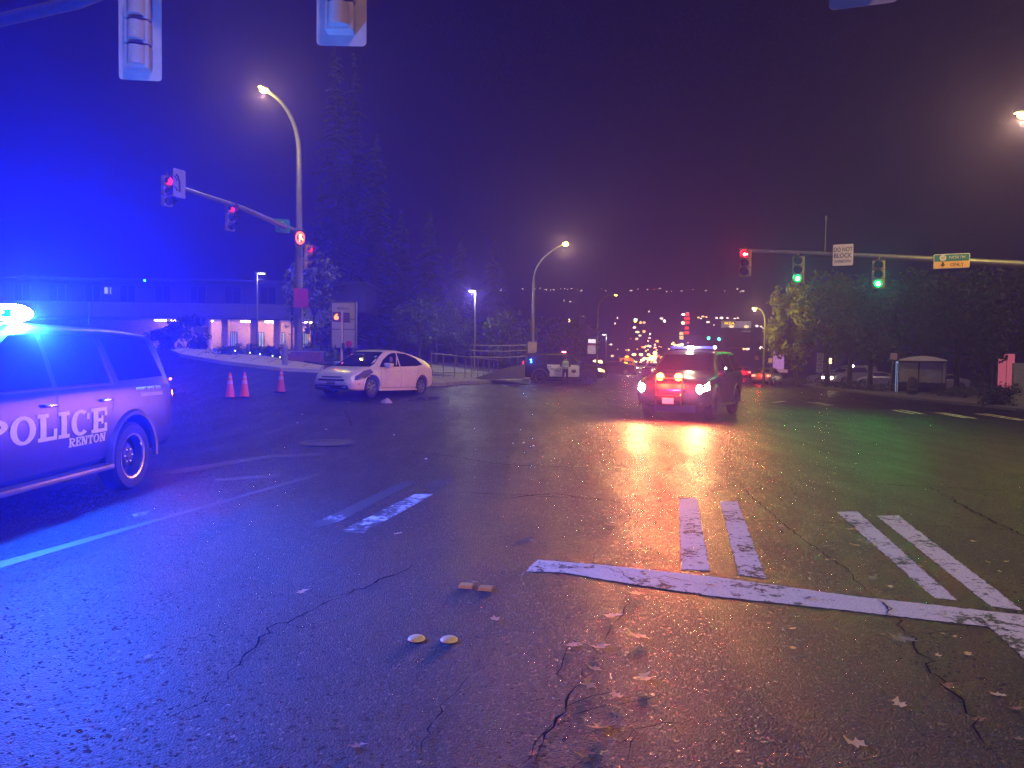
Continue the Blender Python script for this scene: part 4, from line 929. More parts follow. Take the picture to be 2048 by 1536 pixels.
for k in range(n_):
    a_ = k * 4; b_ = ((k + 1) % n_) * 4; fs += [(a_ + 2, a_ + 3, b_ + 3, b_ + 2), (a_, b_, b_ + 2, a_ + 2)]
MB().add(vs, fs).build('red_ring', emis('ring_red', (1, .10, .015), 5), t); MB().prism([(-.05, -.18), (.0, -.18), (.0, .02), (.10, -.12), (.14, -.08), (.05, .06), (.10, .14), (-.05, .18)], .006, Matrix.Translation((0, -.03, 0)) @ Matrix.Rotation(R(90), 4, 'X')).build('turn_arrow', emis('arrow_white', (1, .55, .22), 4), t)
lamp('POINT', (0, -.5, 0), 14, (1, .15, .05), t, .05, name='sign_bulb')
c = P(602, 596, 33.3); t = sign_board('walk_sign', 'dull red square sign on the left corner pole below the signals', c, .62, .85, tocl, mat('dull_red', (.35, .02, .08), .6, 0, .15, 4, 0))
MB().tube([(0, .2, -.9), (0, .05, .3)], .03, 6).build('bracket', galv, t)
# pedestrian signal post in front of the monument sign
b = XZ(683, 30.5); t = thing('pedestrian_signal', 'pedestrian signal post with lit orange digit in front of the monument sign', 'pedestrian signal', b)
top = P(683, 622, 30.5) - b
MB().tube([(0, 0, 0), (0, 0, top.z)], .05, 10).build('post', mat('post_pale', (.5, .5, .5), .5, .2, .1, 4, .1), t, True)
zz = (P(676, 634, 30.5) - b).z
MB().box(-.34, -.03, -.16, .10, zz - .20, zz + .20, ch=.02).build('housing', vis, t, True); MB().box(.08, .34, -.10, .12, zz - .22, zz + .18, ch=.02).build('housing', vis, t, True)
o = text('6', .24, emis('digit_orange', (1, .13, .01), 8), t, (-.18, -.168, zz), bold=.03, sx=1.2)
lamp('POINT', (-.18, -.5, zz), 7, (1, .25, .05), t, .05, name='digit_bulb')
MB().box(.03, .14, -.09, .05, .95, 1.2, ch=.02).build('push_button', vis, t)

# other street lamps
street_lamp(XZ(1065, 52), P(1128, 487, 45.0), 'street lamp behind the second patrol car, head bent to the right', 1700, .13, .05, 13)
street_lamp(XZ(1194, 88), P(1228, 589, 86), 'second street lamp down the road, right of the patrol car with white doors', 0, .14, .06, 16)
street_lamp(XZ(1254, 146), P(1268, 642, 144), 'third street lamp down the road, small and distant', 0, .16, .08, 17, big=1.4)
street_lamp(P(2190, 720, 25.0).xyz * 1.0 + Vector((0, 0, -.9)), P(2062, 228, 24.0), 'street lamp whose glowing head touches the right edge', 1900, .14, .06, 15)
def post_lamp(px, D, ytop, label, glow, power=0, side=1, white=(1, .95, .85), es=12, ln=.5):
    b = XZ(px, D); t = thing('lamp_post', label, 'lamp post', b, 0, 'car park lamp posts'); h = (P(px, ytop, D) - b).z
    MB().tube([(0, 0, 0), (0, 0, h)], [.07, .05], 10).build('pole', galv, t, True)
    MB().box(-.08 if side > 0 else -ln, ln if side > 0 else .08, -.12, .12, h - .02, h + .06, ch=.02).build('lamp_head', galv, t)
    MB().box(.08 if side > 0 else -ln + .04, ln - .04 if side > 0 else -.08, -.1, .1, h - .05, h - .022).build('lamp_lens', emis('led_%d' % es, white, es), t)
    if power: lamp('POINT', (side * ln * .6, -.25, h - .35), power, white, t, .06, name='lamp_bulb')
post_lamp(949, 55, 582, 'white car park lamp post behind the railing, its pole top brightly lit', True, 900, -1, es=14)
post_lamp(514, 47, 546, 'thin lamp post with a small lit arm in front of the left building', True, 60, 1, es=12)
post_lamp(1212, 85, 669, 'small white lamp post between the second and third street lamps', True, 120, -1, es=14)
post_lamp(1159, 80, 632, 'faint unlit post behind the patrol car with white doors', False, 0, 1, es=1)
# ------------------------------------------------------------------ cones
cm = mat('cone_orange', (.75, .10, .06), .55, 0, .1, 6, .1); 
def cone(px, py, label, h=.72):
    t = thing('traffic_cone', label, 'traffic cone', G(px, py), 0, 'orange traffic cones by the hatchback')
    MB().box(-.18, .18, -.18, .18, .0, .035, ch=.012).build('base', MC['rubber'], t)
    MB().lathe([(.14, .035), (.13, .05), (.035, h - .02), (.03, h), (0, h)], 20).build('body', cm, t, True)
    for z0, z1 in ((.40, .50), (.57, .63)):
        r = lambda z: .13 + (.035 - .13) * (z - .05) / (h - .07) + .003
        MB().lathe([(r(z0), z0 * h / .72), (r(z1), z1 * h / .72)], 20).build('reflective_band', mat('cone_band', (.65, .32, .36), .5, 0, .1, 8, 0), t, True)
cone(460, 796, 'leftmost of the three orange traffic cones'); cone(489, 795, 'middle traffic cone, close to the leftmost one'); cone(562, 785, 'traffic cone standing apart, nearest to the hatchback')

# ------------------------------------------------------------------ railings
def railing(name, label, pix, h, D=None, nrail=(1.0, .5), post=.025, rail=.025, closer=None, zoff=0.14):
    pts = [G(*p) if D is None else XZ(p[0], D) for p in pix]; o0 = pts[0].copy(); t = thing(name, label, 'railing', o0)
    q = [p + Vector((0, 0, zoff)) - o0 for p in pts]
    for a, b in zip(q, q[1:]):
        n_ = max(1, round((b - a).length / 1.6))
        for k in range(n_ + (1 if b is q[-1] else 0)):
            c = a + (b - a) * k / n_; MB().tube([c, c + Vector((0, 0, h))], post, 8).build('post', galv, t, True)
    for r_ in nrail: MB().tube([p + Vector((0, 0, h * r_)) for p in q], rail, 8).build('rail', galv, t, True)
    return t
zt = 1.05
railing('railing', 'grey metal pipe railing at the back of the pavement behind the hatchback', [(862, 760), (930, 761), (1004, 757)], 1.08, nrail=(1.0, .28), zoff=.05)
def railing3(label, P3, h=.9, rails=(1, .55), n_=5):
    t = thing('railing', label, 'railing', P3[0])
    q = [p - P3[0] for p in P3]
    for r_ in rails: MB().tube([p + Vector((0, 0, h * r_)) for p in q], .028, 8).build('rail', galv, t, True)
    for a, b in zip(q, q[1:]):
        for k in range(n_ + 1): c = a + (b - a) * k / n_; MB().tube([c - Vector((0, 0, .25)), c + Vector((0, 0, h))], .022, 6).build('post', galv, t, True)
e0 = G(1004, 757); a = Vector((e0.x, e0.y, e0.z + .15)); b = P(1062, 735, e0.y + 7)
railing3('sloping ramp handrail climbing to the right towards the street lamp base', [a, b], 1.0, (1, .62, .25), 4)
railing3('upper three-bar ramp railing behind the lower one', [P(941, 717, 44), P(1003, 718, 44.5), P(1052, 716, 45)], .78, (1, .58, .12), 3)
# sloped planting wedge under the ramp
wedge = MB().add([P(940, 759, 36.5), P(1050, 757, 37), P(1050, 728, 43), P(1010, 736, 40)], [(0, 1, 2, 3)])
o = wedge.build('embankment', soil); tag(o, kind='structure')
lot = mat('lot_pavement', (.22, .23, .19), .75, 0, .25, .5, .3)
drape('car_park', [XZ(845, 38), XZ(1060, 44), XZ(1075, 75), XZ(800, 75)], lot, .03, cell=1.0)
lawn = mat('lawn', (.05, .075, .03), .9, 0, .3, 6, .8)
drape('lawn', [XZ(1000, 39), XZ(1058, 42), XZ(1058, 52), XZ(1010, 50)], lawn, .06, cell=1.0)
# control cabinet on the lamp pole
c = P(1064, 694, 50); t = thing('control_box', 'grey control box fixed to the street lamp pole above the patrol car', 'control box', c)
MB().box(-.32, .32, -.2, .15, -.45, .35, ch=.03).build('cabinet', galv, t); MB().box(-.28, .28, -.215, -.2, -.4, .3).build('door', conc, t)

# ------------------------------------------------------------------ foliage
def leafmat(name, c, var=.4):
    m = mat(name, c, .6, 0, var, 1.2, 0); m.node_tree.nodes['Principled BSDF'].inputs['Subsurface Weight'].default_value = 0; return m
lf_green = leafmat('leaf_green', (.055, .085, .03)); lf_lamplit = leafmat('leaf_lamplit', (.34, .36, .07)); lf_dark = leafmat('leaf_dark', (.022, .035, .022)); lf_pale = leafmat('leaf_pale', (.14, .17, .10))  # yellow-green leaf colour raised to stand in for lamp light on one tree
bark = mat('bark', (.05, .042, .035), .9, 0, .3, 8, .8)
def crown_mb(rx, ry, rz_, n, s, seed, clusters=26, shell=.55):
    r = random.Random(seed); vs = []; fs = []; cl = []
    for _ in range(clusters):
        a = r.uniform(0, 2 * math.pi); u = r.uniform(-1, 1); q = r.uniform(shell, 1) ; c = math.sqrt(1 - u * u)
        cl.append((Vector((rx * q * c * math.cos(a), ry * q * c * math.sin(a), rz_ * q * u)), r.uniform(.22, .42)))
    for i in range(n):
        c, cr = cl[r.randrange(clusters)]
        d = Vector((r.gauss(0, 1), r.gauss(0, 1), r.gauss(0, .8))).normalized() * (r.random() ** .45) * cr
        p = c + Vector((d.x * rx, d.y * ry, d.z * rz_)); k = s * r.uniform(.6, 1.35)
        M = Euler((r.uniform(-1.2, 1.2), r.uniform(-1.2, 1.2), r.uniform(0, 6.28))).to_matrix()
        o = len(vs)
        for x, y in ((-.5, 0), (-.12, -.34), (.5, -.1), (.2, .34)): vs.append(p + M @ Vector((x * k, y * k, 0)))
        fs.append((o, o + 1, o + 2, o + 3))
    mb = MB(); mb.v = [tuple(v) for v in vs]; mb.f = fs; return mb, cl
def raw(mb, name, m):
    me = bpy.data.meshes.new(name); me.from_pydata(mb.v, [], mb.f); me.update(); me.materials.append(m); return me
CR = {}
def tree(loc, h, rx, rz_, label, cat='tree', name='street_tree', m=None, n=2600, s=.28, seed=1, tr=.16, group=None, ry=None, trunk_h=None):
    key = (rx, ry, rz_, n, s, seed, m.name)
    if key not in CR: mb, cl = crown_mb(rx, ry or rx, rz_, n, s, seed); CR[key] = (raw(mb, 'crown', m), cl)
    me, cl = CR[key]; t = thing(name, label, cat, loc, rnd.uniform(0, 6.28) if ry is None else 0, group)
    cz = h - rz_; cr = link('crown', me, t, (0, 0, cz))
    tb_ = MB(); tb_.tube([(0, 0, -.1), (.04, .02, cz * .4), (-.05, .03, cz), (0, 0, h - rz_ * .5)], [tr, tr * .8, tr * .55, tr * .2], 9)
    for c, q in cl[:9]: tb_.tube([(0, 0, cz - rz_ * .6), (c.x * .4, c.y * .4, cz + c.z * .3 - .2), (c.x, c.y, cz + c.z)], [tr * .4, tr * .22, tr * .08], 5)
    tb_.build('trunk', bark, t, True); return t
def shrub(loc, rx, rz_, label, m, n=700, s=.16, seed=1, name='shrub', group=None, ry=None, cat='shrub'):
    mb, cl = crown_mb(rx, ry or rx, rz_, n, s, seed, 16, .35); t = thing(name, label, cat, loc, 0, group)
    link('foliage', raw(mb, 'foliage', m), t, (0, 0, rz_ * .75)); st = MB()
    for c, q in cl[:6]: st.tube([(0, 0, 0), (c.x * .8, c.y * .8, rz_ * .75 + c.z * .8)], [.03, .01], 5)
    st.build('stem', bark, t); return t
def conifer(loc, h, r_, label, seed, m=None, group='dark conifers behind the left corner'):
    t = thing('conifer', label, 'tree', loc, rnd.uniform(0, 6), group); r = random.Random(seed); vs = []; fs = []
    z = h * .12
    while z < h:
        f = 1 - z / h; n_ = 12
        for k in range(n_):
            a = r.uniform(0, 6.28); L = r_ * (f ** .8) * r.uniform(.55, 1.1) + .15; d = Vector((math.cos(a), math.sin(a), 0)); sd = Vector((-d.y, d.x, 0)); zj = r.uniform(-.04, .04) * h; L *= r.choice((1, 1, .7, 1.15))
            for j in range(5):
                q = (j + .5) / 5; c = d * L * q + Vector((0, 0, z + zj - L * q * q * .35)); w_ = L * .32 * (1 - q * .6) * r.uniform(.6, 1.2)
                o = len(vs); vs += [c - sd * w_ - Vector((0, 0, .12)), c + sd * w_ * .2 + d * L * .14, c + sd * w_ - Vector((0, 0, .16)), c - d * L * .1 + Vector((0, 0, .1))]; fs.append((o, o + 1, o + 2, o + 3))
        z += h * .028
    mb = MB(); mb.v = [tuple(v) for v in vs]; mb.f = fs; link('crown', raw(mb, 'crown', m or lf_dark), t)
    MB().tube([(0, 0, -.2), (0, 0, h * .97)], [r_ * .09, .03], 8).build('trunk', bark, t, True)
for i, (px, D, h, r_) in enumerate(((668, 62, 25, 3.6), (705, 70, 27, 4.0), (748, 66, 19, 3.6), (800, 78, 15, 3.8), (858, 84, 16, 4.0), (920, 92, 15, 4.2), (985, 96, 16, 4.2), (640, 80, 17, 3.6))):
    conifer(XZ(px, D), h, r_, ['tallest dark conifer left of centre, above the monument sign', 'second tall dark conifer just right of the tallest', 'mid-height dark conifer above the white hatchback roof', 'low conifer between the hatchback and the white lamp post', 'dark conifer left of the white car park lamp post', 'dark conifer just behind the white car park lamp post', 'dark conifer between the white lamp post and the street lamp', 'conifer behind the left corner signal pole'][i], 30 + i)
for i, (px, D, h, rx, rz_) in enumerate(((838, 60, 5.2, 2.0, 2.0), (872, 62, 5.4, 2.2, 2.1), (912, 62, 4.2, 1.8, 1.6), (1010, 58, 4.9, 1.6, 2.0), (1038, 64, 4.6, 2.0, 1.8), (1100, 75, 5.5, 2.8, 2.2), (1150, 78, 5.8, 2.6, 2.3))):
    tree(XZ(px, D), h, rx, rz_, ['bushy tree just right of the hatchback roof', 'round bushy tree left of the white lamp post', 'small tree at the foot of the white lamp post', 'upright tree behind the ramp railings', 'bushy tree left of the street lamp pole', 'broad dark tree behind the patrol car roof', 'dark tree behind the patrol car bonnet'][i], m=lf_green, n=1500, s=.26, seed=50 + i % 3, name='small_tree', group='trees behind the railing')
for i, px in enumerate((1001, 1012, 1022, 1031)): # columnar shrubs
    shrub(XZ(px, 47), .38, 1.75, ['leftmost columnar shrub', 'second columnar shrub', 'third columnar shrub', 'rightmost columnar shrub'][i] + ' beside the ramp railing', lf_dark, 500, .13, 70 + i, 'columnar_shrub', 'columnar shrubs beside the ramp')
# lit small tree by the left corner pole, bushes of the bed
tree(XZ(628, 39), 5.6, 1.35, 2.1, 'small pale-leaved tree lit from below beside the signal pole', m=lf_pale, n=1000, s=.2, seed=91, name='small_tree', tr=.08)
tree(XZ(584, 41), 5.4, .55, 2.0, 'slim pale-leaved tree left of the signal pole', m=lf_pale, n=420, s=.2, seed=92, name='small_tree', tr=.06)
c = XZ(372, 41); shrub(c, 2.0, 1.15, 'big rounded dark hedge bush in front of the left building', lf_dark, 2600, .2, 95, 'hedge', ry=1.2, cat='hedge')
for i, (px, py, rx, rz_) in enumerate(((500, 704, .9, .42), (530, 707, 1.1, .45), (548, 712, .7, .4), (470, 701, .8, .3), (590, 716, .9, .5), (612, 722, .7, .5), (640, 718, .8, .6), (655, 728, .6, .4), (440, 698, .8, .3))):
    D = 33 + (9 - i) * .5; g = XZ(px, D); shrub(g, rx, rz_, ['low spreading shrub left of the hydrant', 'wide low shrub behind the hydrant', 'small shrub touching the hydrant', 'low shrub near the top of the light pavement', 'shrub at the foot of the signal pole', 'shrub between pole and monument sign', 'taller shrub left of the monument sign', 'small shrub at the foot of the pedestrian signal', 'leftmost low shrub by the hedge'][i], lf_green, 420, .12, 100 + i, group='low shrubs in the corner bed')
# ------------------------------------------------------------------ hydrant, sign slabs and low wall at the corner
b = XZ(570, 30.0); hyd = thing('bollard', 'pale fire department post with round cap left of the signal pole', 'bollard', b)
MB().lathe([(.16, 0), (.16, .08), (.12, .10), (.11, .75), (.13, .78), (.13, .84), (.09, .95), (.03, 1.02), (0, 1.03)], 18).build('body', mat('hydrant_paint', (.30, .28, .36), .5, 0, .15, 6, .2), hyd, True)
MB().tube([(-.2, 0, .62), (.2, 0, .62)], .05, 10).build('nozzle', MC['hydrant_paint'], hyd, True); MB().ball((0, 0, 1.04), .035, 8, 5).build('cap_nut', MC['chrome'], hyd)
b = XZ(606, 33.2); t = thing('pole_footing', 'low brick-coloured footing box around the signal pole base', 'footing', b)
MB().box(-.85, .85, -.5, .5, -.1, .55, ch=.03).build('box', mat('brick_dark', (.22, .10, .09), .85, 0, .2, 5, .4), t); MB().box(-.88, .88, -.53, .53, .55, .60, ch=.01).build('cap', conc, t)
b = XZ(688, 36); ms = thing('monument_sign', 'tall pale panelled monument sign behind the pedestrian signal', 'sign', b, R(-8))
zt_ = (P(688, 604, 36) - b).z; zb_ = (P(688, 697, 36) - b).z; W2 = .56; sp = mat('panel_pale', (.36, .34, .38), .5, 0, .08, 3, .05)
MB().box(-W2 - .06, W2 + .06, -.12, .12, zb_, zt_, ch=.02).build('frame', mat('sign_frame', (.12, .12, .16), .5, .3, .1, 4, .1), ms)
MB().box(-W2 + .05, -W2 + .15, -.08, .08, -.3, zb_).build('leg', galv, ms); MB().box(W2 - .15, W2 - .05, -.08, .08, -.3, zb_).build('leg', galv, ms)
H = zt_ - zb_
for k, (f0_, f1_) in enumerate(((.02, .40), (.42, .62), (.64, .97))):
    for x0, x1 in ((-W2, -.02), (.02, W2)) if k < 2 else ((-W2, W2),): MB().box(x0, x1, -.145, -.12, zb_ + H * f0_, zb_ + H * f1_, ch=.004).build('panel', sp, ms)
MB().ball((.30, -.16, zb_ + H * .10), .17, 6, 4, (1, .15, 1)).build('red_emblem', mat('emblem_red', (.5, .03, .08), .5, 0, .2, 9, 0), ms)
text('MEDICAL', .10, sk, ms, (0, -.148, zb_ + H * .86), bold=.01)
b = XZ(664, 27.5); t = thing('barricade', 'small red and white barricade peeking out left of the hatchback bonnet', 'barricade', b)
MB().box(-.30, .36, -.03, .03, .30, .46, ch=.01).build('board', mat('barricade_red', (.45, .22, .26), .5, 0, .2, 9, 0), t); MB().box(-.26, -.22, -.03, .03, 0, .5).build('leg', galv, t); MB().box(.26, .30, -.03, .03, 0, .5).build('leg', galv, t)
MB().box(-.2, .26, -.034, -.03, .35, .41).build('stripe', mat('stripe_blue', (.06, .05, .2), .5, 0, .1, 9, 0), t)

# ------------------------------------------------------------------ building on the left
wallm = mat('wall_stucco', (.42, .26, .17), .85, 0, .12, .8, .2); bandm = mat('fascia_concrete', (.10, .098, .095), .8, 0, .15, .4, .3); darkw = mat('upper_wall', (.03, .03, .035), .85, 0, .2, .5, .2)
bd = thing('building', 'low left building with deep concrete canopy, lit soffit and dark upper storey', 'building', (0, 0, 0))
D0 = 56
def bx(px): return P(px, 700, D0).x
zg0 = zg(bx(450), D0); zs = P(450, 643, D0).z; zf = P(450, 614, D0).z
x0, x1 = bx(-260), bx(628)
MB().box(x0, x1, D0 - 3.6, D0 + 14, zs, zf, ch=.05).build('canopy', bandm, bd)
for k in range(9): MB().box(x0 + (x1 - x0) * k / 9 + .02, x0 + (x1 - x0) * (k + 1) / 9 - .02, D0 - 3.68, D0 - 3.6, zs + .12, zf - .06, ch=.01).build('fascia_panel', bandm, bd)
MB().box(x0, x1 - .3, D0, D0 + .3, zg0 - 2.5, zs).build('wall', wallm, bd)
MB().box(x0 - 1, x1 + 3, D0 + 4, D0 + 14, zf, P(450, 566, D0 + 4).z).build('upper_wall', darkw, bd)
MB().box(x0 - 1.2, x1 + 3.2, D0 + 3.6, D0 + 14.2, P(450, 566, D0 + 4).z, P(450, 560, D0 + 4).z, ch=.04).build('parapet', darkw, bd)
glassw = emis('window_glow', (.55, .75, .8), .35); frm = mat('window_frame', (.035, .035, .04), .5, .3, .1, 4, .1)
def window(px0, px1, z0, z1, D, parent, gm, nx=2, nz=1):
    x_0, x_1 = P(px0, 700, D).x, P(px1, 700, D).x
    f = MB(); f.box(x_0, x_1, D - .06, D, z0, z0 + .06); f.box(x_0, x_1, D - .06, D, z1 - .06, z1)
    for k in range(nx + 1): x = x_0 + (x_1 - x_0) * k / nx; f.box(x - .03, x + .03, D - .058, D, z0 + .06, z1 - .06)
    w_ = f.build('window', frm, parent); MB().box(x_0, x_1, D - .02, D - .005, z0, z1).build('pane', gm, w_)
for a_, b_ in ((512, 528), (553, 570), (462, 474), (606, 616)): window(a_, b_, zg0 + .2, zs - .75, D0, bd, glassw, 3)
for a_, b_ in ((395, 408), (322, 348)): window(a_, b_, zg0 - .1, zs - .9, D0, bd, MC['glass_dark'], 3)
for px in (447, 482, 536, 580, 420): 
    x = bx(px); MB().box(x - .22, x + .22, D0 - 3.2, D0 - 2.8, zg0 - 2.5, zs, ch=.02).build('column', wallm, bd)
for px in (340, 372, 431, 507, 554, 632):
    x = bx(px) if px < 620 else bx(624); MB().box(x - .35, x + .35, D0 - 1.7, D0 - 1.3, zs - .09, zs - .004, ch=.01).build('soffit_lamp', emis('soffit_glow', (1.0, .72, .38), 22), bd)
    lamp('POINT', (x, D0 - 1.2, zs - .42), 150 if px > 400 else 55, (1.0, .60, .26), bd, .09, name='soffit_bulb')
for k in range(8): window(30 + 70 * k, 62 + 70 * k, zf + .5, zf + 1.9, D0 + 4, bd, MC['glass_dark'], 2)
for a_, b_ in ((209, 218), (220, 224)): window(a_, b_, P(215, 589, D0 + 3.9).z, P(215, 573, D0 + 3.9).z, D0 + 3.9, bd, emis('lit_window', (.55, .55, .9), 1.2), 1)
o = MB().ball(P(289, 561, 50), .09, 8, 5).build('distant_light', emis('teal_dot', (.1, .8, .8), 4)); tag(o, 'tiny teal light above the left building', 'light')
ow = MB().box(-.35, .35, -.12, .12, -.15, .15, ch=.02).build('information_panel', bandm, None, False, P(402, 660, 40)); tag(ow, 'small pale notice panel on the dark hedge', 'notice')
# glints among the bed shrubs, put in as small glowing balls
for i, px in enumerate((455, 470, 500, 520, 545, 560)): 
    o = MB().ball((0, 0, 0), .035, 6, 4).build('bed_glint', emis('bed_dot', (.7, .75, 1), 5), None, False, XZ(px, 34.0) + Vector((0, 0, .35 - i * .03))); tag(o, 'tiny glint among the low shrubs of the corner bed', 'light', 'glints in the corner bed')

# ------------------------------------------------------------------ right side: shelter, signs, trees
b = XZ(1842, 49); sh = thing('bus_shelter', 'glazed bus shelter with curved roof on the right pavement', 'bus shelter', b + Vector((0, 0, .13)), R(-22))
blk = mat('shelter_frame', (.04, .045, .055), .4, .4, .1, 5, .05); glz = mat('shelter_glass', (.60, .55, .68), .25, 0, .3, 1.2, 0, 0, .5)
WX, WY, HZ = 1.35, .75, 2.15
for x in (-WX, -.02, WX):
    MB().box(x - .035, x + .035, WY - .035, WY + .035, 0, HZ).build('post', blk, sh)
for x in (-WX, WX): MB().box(x - .035, x + .035, -WY - .035, -WY + .035, 0, HZ).build('post', blk, sh)
for x_0, x_1 in ((-WX + .05, -.06), (.02, WX - .05)):
    MB().box(x_0, x_1, WY - .01, WY + .01, .75, HZ - .1).build('pane', glz, sh); MB().box(x_0, x_1, WY - .015, WY + .015, .1, .7).build('lower_panel', blk, sh)
MB().box(WX - .01, WX + .01, -WY + .05, WY - .05, .75, HZ - .1).build('pane', glz, sh); MB().box(WX - .015, WX + .015, -WY + .05, WY - .05, .1, .7).build('lower_panel', blk, sh)
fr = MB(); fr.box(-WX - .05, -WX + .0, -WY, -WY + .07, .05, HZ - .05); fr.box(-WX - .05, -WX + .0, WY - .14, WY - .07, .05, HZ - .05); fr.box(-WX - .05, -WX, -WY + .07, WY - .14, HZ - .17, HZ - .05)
fr.build('side_frame', emis('frame_added_glow', (.35, .55, 1.0), .7), sh)  # bluish light on the frame put in as weak emission
MB().box(-WX - .02, -WX + .0, -WY + .07, WY - .14, .08, .55).build('side_panel', conc, sh)
rf = MB(); vs = []; fs = []
for i in range(13):
    x = -WX - .12 + (2 * WX + .24) * i / 12; z = HZ + .04 + .30 * math.sin(math.pi * i / 12)
    for y, dz in ((-WY - .15, 0), (WY + .15, 0), (WY + .15, .04), (-WY - .15, .04)): vs.append((x, y, z + dz))
for i in range(12):
    for j in range(4): fs.append((i * 4 + j, i * 4 + (j + 1) % 4, i * 4 + 4 + (j + 1) % 4, i * 4 + 4 + j))
MB().add(vs, fs).build('roof', blk, sh, True)
tv = [(-WX + 2 * WX * i / 12, HZ + .05 + .26 * math.sin(math.pi * (i + .4) / 12.8)) for i in range(13)]
MB().prism(tv + [(WX, HZ - .0), (-WX, HZ - .0)], .02, Matrix.Translation((0, -WY - .12, 0)) @ Matrix.Rotation(R(90), 4, 'X')).build('roof_gable', mat('gable_pale', (.75, .66, .72), .5, 0, .1, 4, 0), sh)
MB().box(-WX, WX, -WY - .05, -WY + .02, HZ - .12, HZ).build('header', blk, sh)
MB().box(-.9, .9, .30, .68, .42, .47, ch=.01).build('bench', blk, sh); MB().box(-.8, -.74, .35, .6, 0, .42).build('bench_leg', blk, sh); MB().box(.74, .8, .35, .6, 0, .42).build('bench_leg', blk, sh)
b = XZ(1823, 46.8); t = thing('litter_bin', 'dark litter bin in front of the shelter glass, rounded top', 'litter bin', b + Vector((.1, 0, .13)))
MB().lathe([(.26, 0), (.28, .3), (.28, .85), (.24, 1.0), (.12, 1.08), (0, 1.1)], 18).build('body', blk, t, True); MB().lathe([(.285, .30), (.285, .36)], 18).build('band', galv, t)
def post_sign(px, py, D, ph, label, panels, lean=0.0, group=None, f=(-.4, -.9), name='road_sign'):
    b = XZ(px, D); rz = math.atan2(f[1], f[0]) + R(90); t = thing(name, label, 'sign', b, rz, group); t.rotation_euler = (0, R(lean), rz)
    MB().tube([(0, .03, -.1), (0, .03, ph)], .03, 8).build('post', galv, t, True)
    for z0, z1, w_, m_, tx in panels:
        MB().box(-w_ / 2, w_ / 2, -.02, 0, z0, z1, ch=.006).build('board', m_, t)
        for s_, hh, zz_ in tx: text(s_, hh, sk, t, (0, -.024, zz_), bold=.01)
    return t
sbl = mat('sign_bluish', (.42, .42, .62), .5, 0, .06, 4, 0); spk = mat('sign_pink', (.62, .42, .45), .5, 0, .06, 4, 0)
post_sign(1638, 765, 55, 2.75, 'tall post with two stacked white speed and notice signs on the right kerb', [(2.05, 2.65, .46, sbl, [('SPEED', .1, 2.5), ('35', .22, 2.25)]), (1.25, 2.0, .46, sbl, [('NO', .16, 1.8), ('PARKING', .09, 1.55)])], 2.0)
post_sign(1779, 790, 49, 2.75, 'leaning bus stop sign on a thin pole left of the shelter', [(2.3, 2.72, .40, spk, [])], 5.5, name='bus_stop_sign')
post_sign(1540, 765, 62, 2.3, 'small pinkish sign on a post above the nearer red-lit car', [(1.85, 2.25, .34, spk, [])], 1)
post_sign(1513, 745, 95, 3.0, 'small pinkish sign beyond the red-lit cars, left of the purple panel', [(2.3, 2.8, .5, spk, [])], 1)
for i, (px, D, h, rx, rz_) in enumerate(((1594, 62, 8.6, 2.2, 3.3), (1655, 60, 9.2, 2.9, 3.4), (1700, 57, 8.6, 3.0, 3.2), (1742, 55, 8.3, 3.0, 3.2), (1790, 53, 8.2, 3.1, 3.2), (1850, 54, 8.8, 3.2, 3.3), (1915, 52, 8.6, 3.3, 3.2), (1985, 50, 8.9, 3.4, 3.4), (2060, 48, 9.0, 3.4, 3.4), (1560, 88, 6.5, 3.0, 2.6))):
    tree(XZ(px, D), h, rx, rz_, ['yellow-green tree at the left end of the right-hand row, catching lamp light', 'dark tree behind the stacked speed signs', 'second dark tree right of the stacked signs', 'third dark tree, between stacked signs and bus stop', 'dark tree right behind the bus stop sign', 'dark tree behind the bus shelter', 'dark tree just right of the bus shelter', 'dark tree above the pink panel', 'dark tree cut by the right frame edge', 'lower distant tree behind the purple panel'][i],
         m=lf_lamplit if i == 0 else lf_green, n=3000 if i else 3600, s=.30, seed=130 + (i % 3 if i else 7), group='street trees on the right', tr=.2)
street_lamp(XZ(1528, 60), P(1513, 616, 59), 'street lamp left of the yellow-green tree, its light on the leaves', 1300, .12, .05, 12)
shrub(XZ(1990, 35.5), .95, 1.0, 'dense dark bush in front of the concrete wall at right', lf_dark, 2200, .12, 160, 'bush', cat='bush')
for i, (px, D) in enumerate(((1900, 46), (1925, 44), (1760, 52), (1720, 54), (1690, 56), (1660, 58), (1600, 62))):
    shrub(XZ(px, D), 1.0, .45, ['low shrub right of the shelter', 'low shrub nearer the wall', 'low shrub left of the bus stop', 'low shrub under the third tree', 'low shrub under the second tree', 'low shrub by the stacked signs', 'low shrub at the end of the verge'][i], lf_green, 420, .13, 170 + i, group='low shrubs on the right verge')
tree(XZ(1987, 41), 4.6, .85, 1.3, 'small leafy sapling in front of the pink panel', m=lf_dark, n=900, s=.22, seed=181, name='small_tree', tr=.05)
b = XZ(2052, 38); wl = thing('wall', 'grey concrete wall block at the right frame edge', 'wall', b, R(-20))
for k in range(4): MB().box(-.55, 3.0, -.2, .2, .0 + .55 * k, .54 + .55 * k, ch=.02).build('concrete_block', conc, wl)
for px, py in ((2017, 813), (2040, 815)):
    o = MB().ball((0, 0, 0), .04, 8, 5).build('ground_light', emis('ground_dot', (1, .9, .8), 12), None, False, G(px, py + 3) + Vector((0, 0, .06))); tag(o, 'small white light on the kerb at right, ' + ('in front of the bush' if px < 2030 else 'in front of the concrete wall'), 'light')
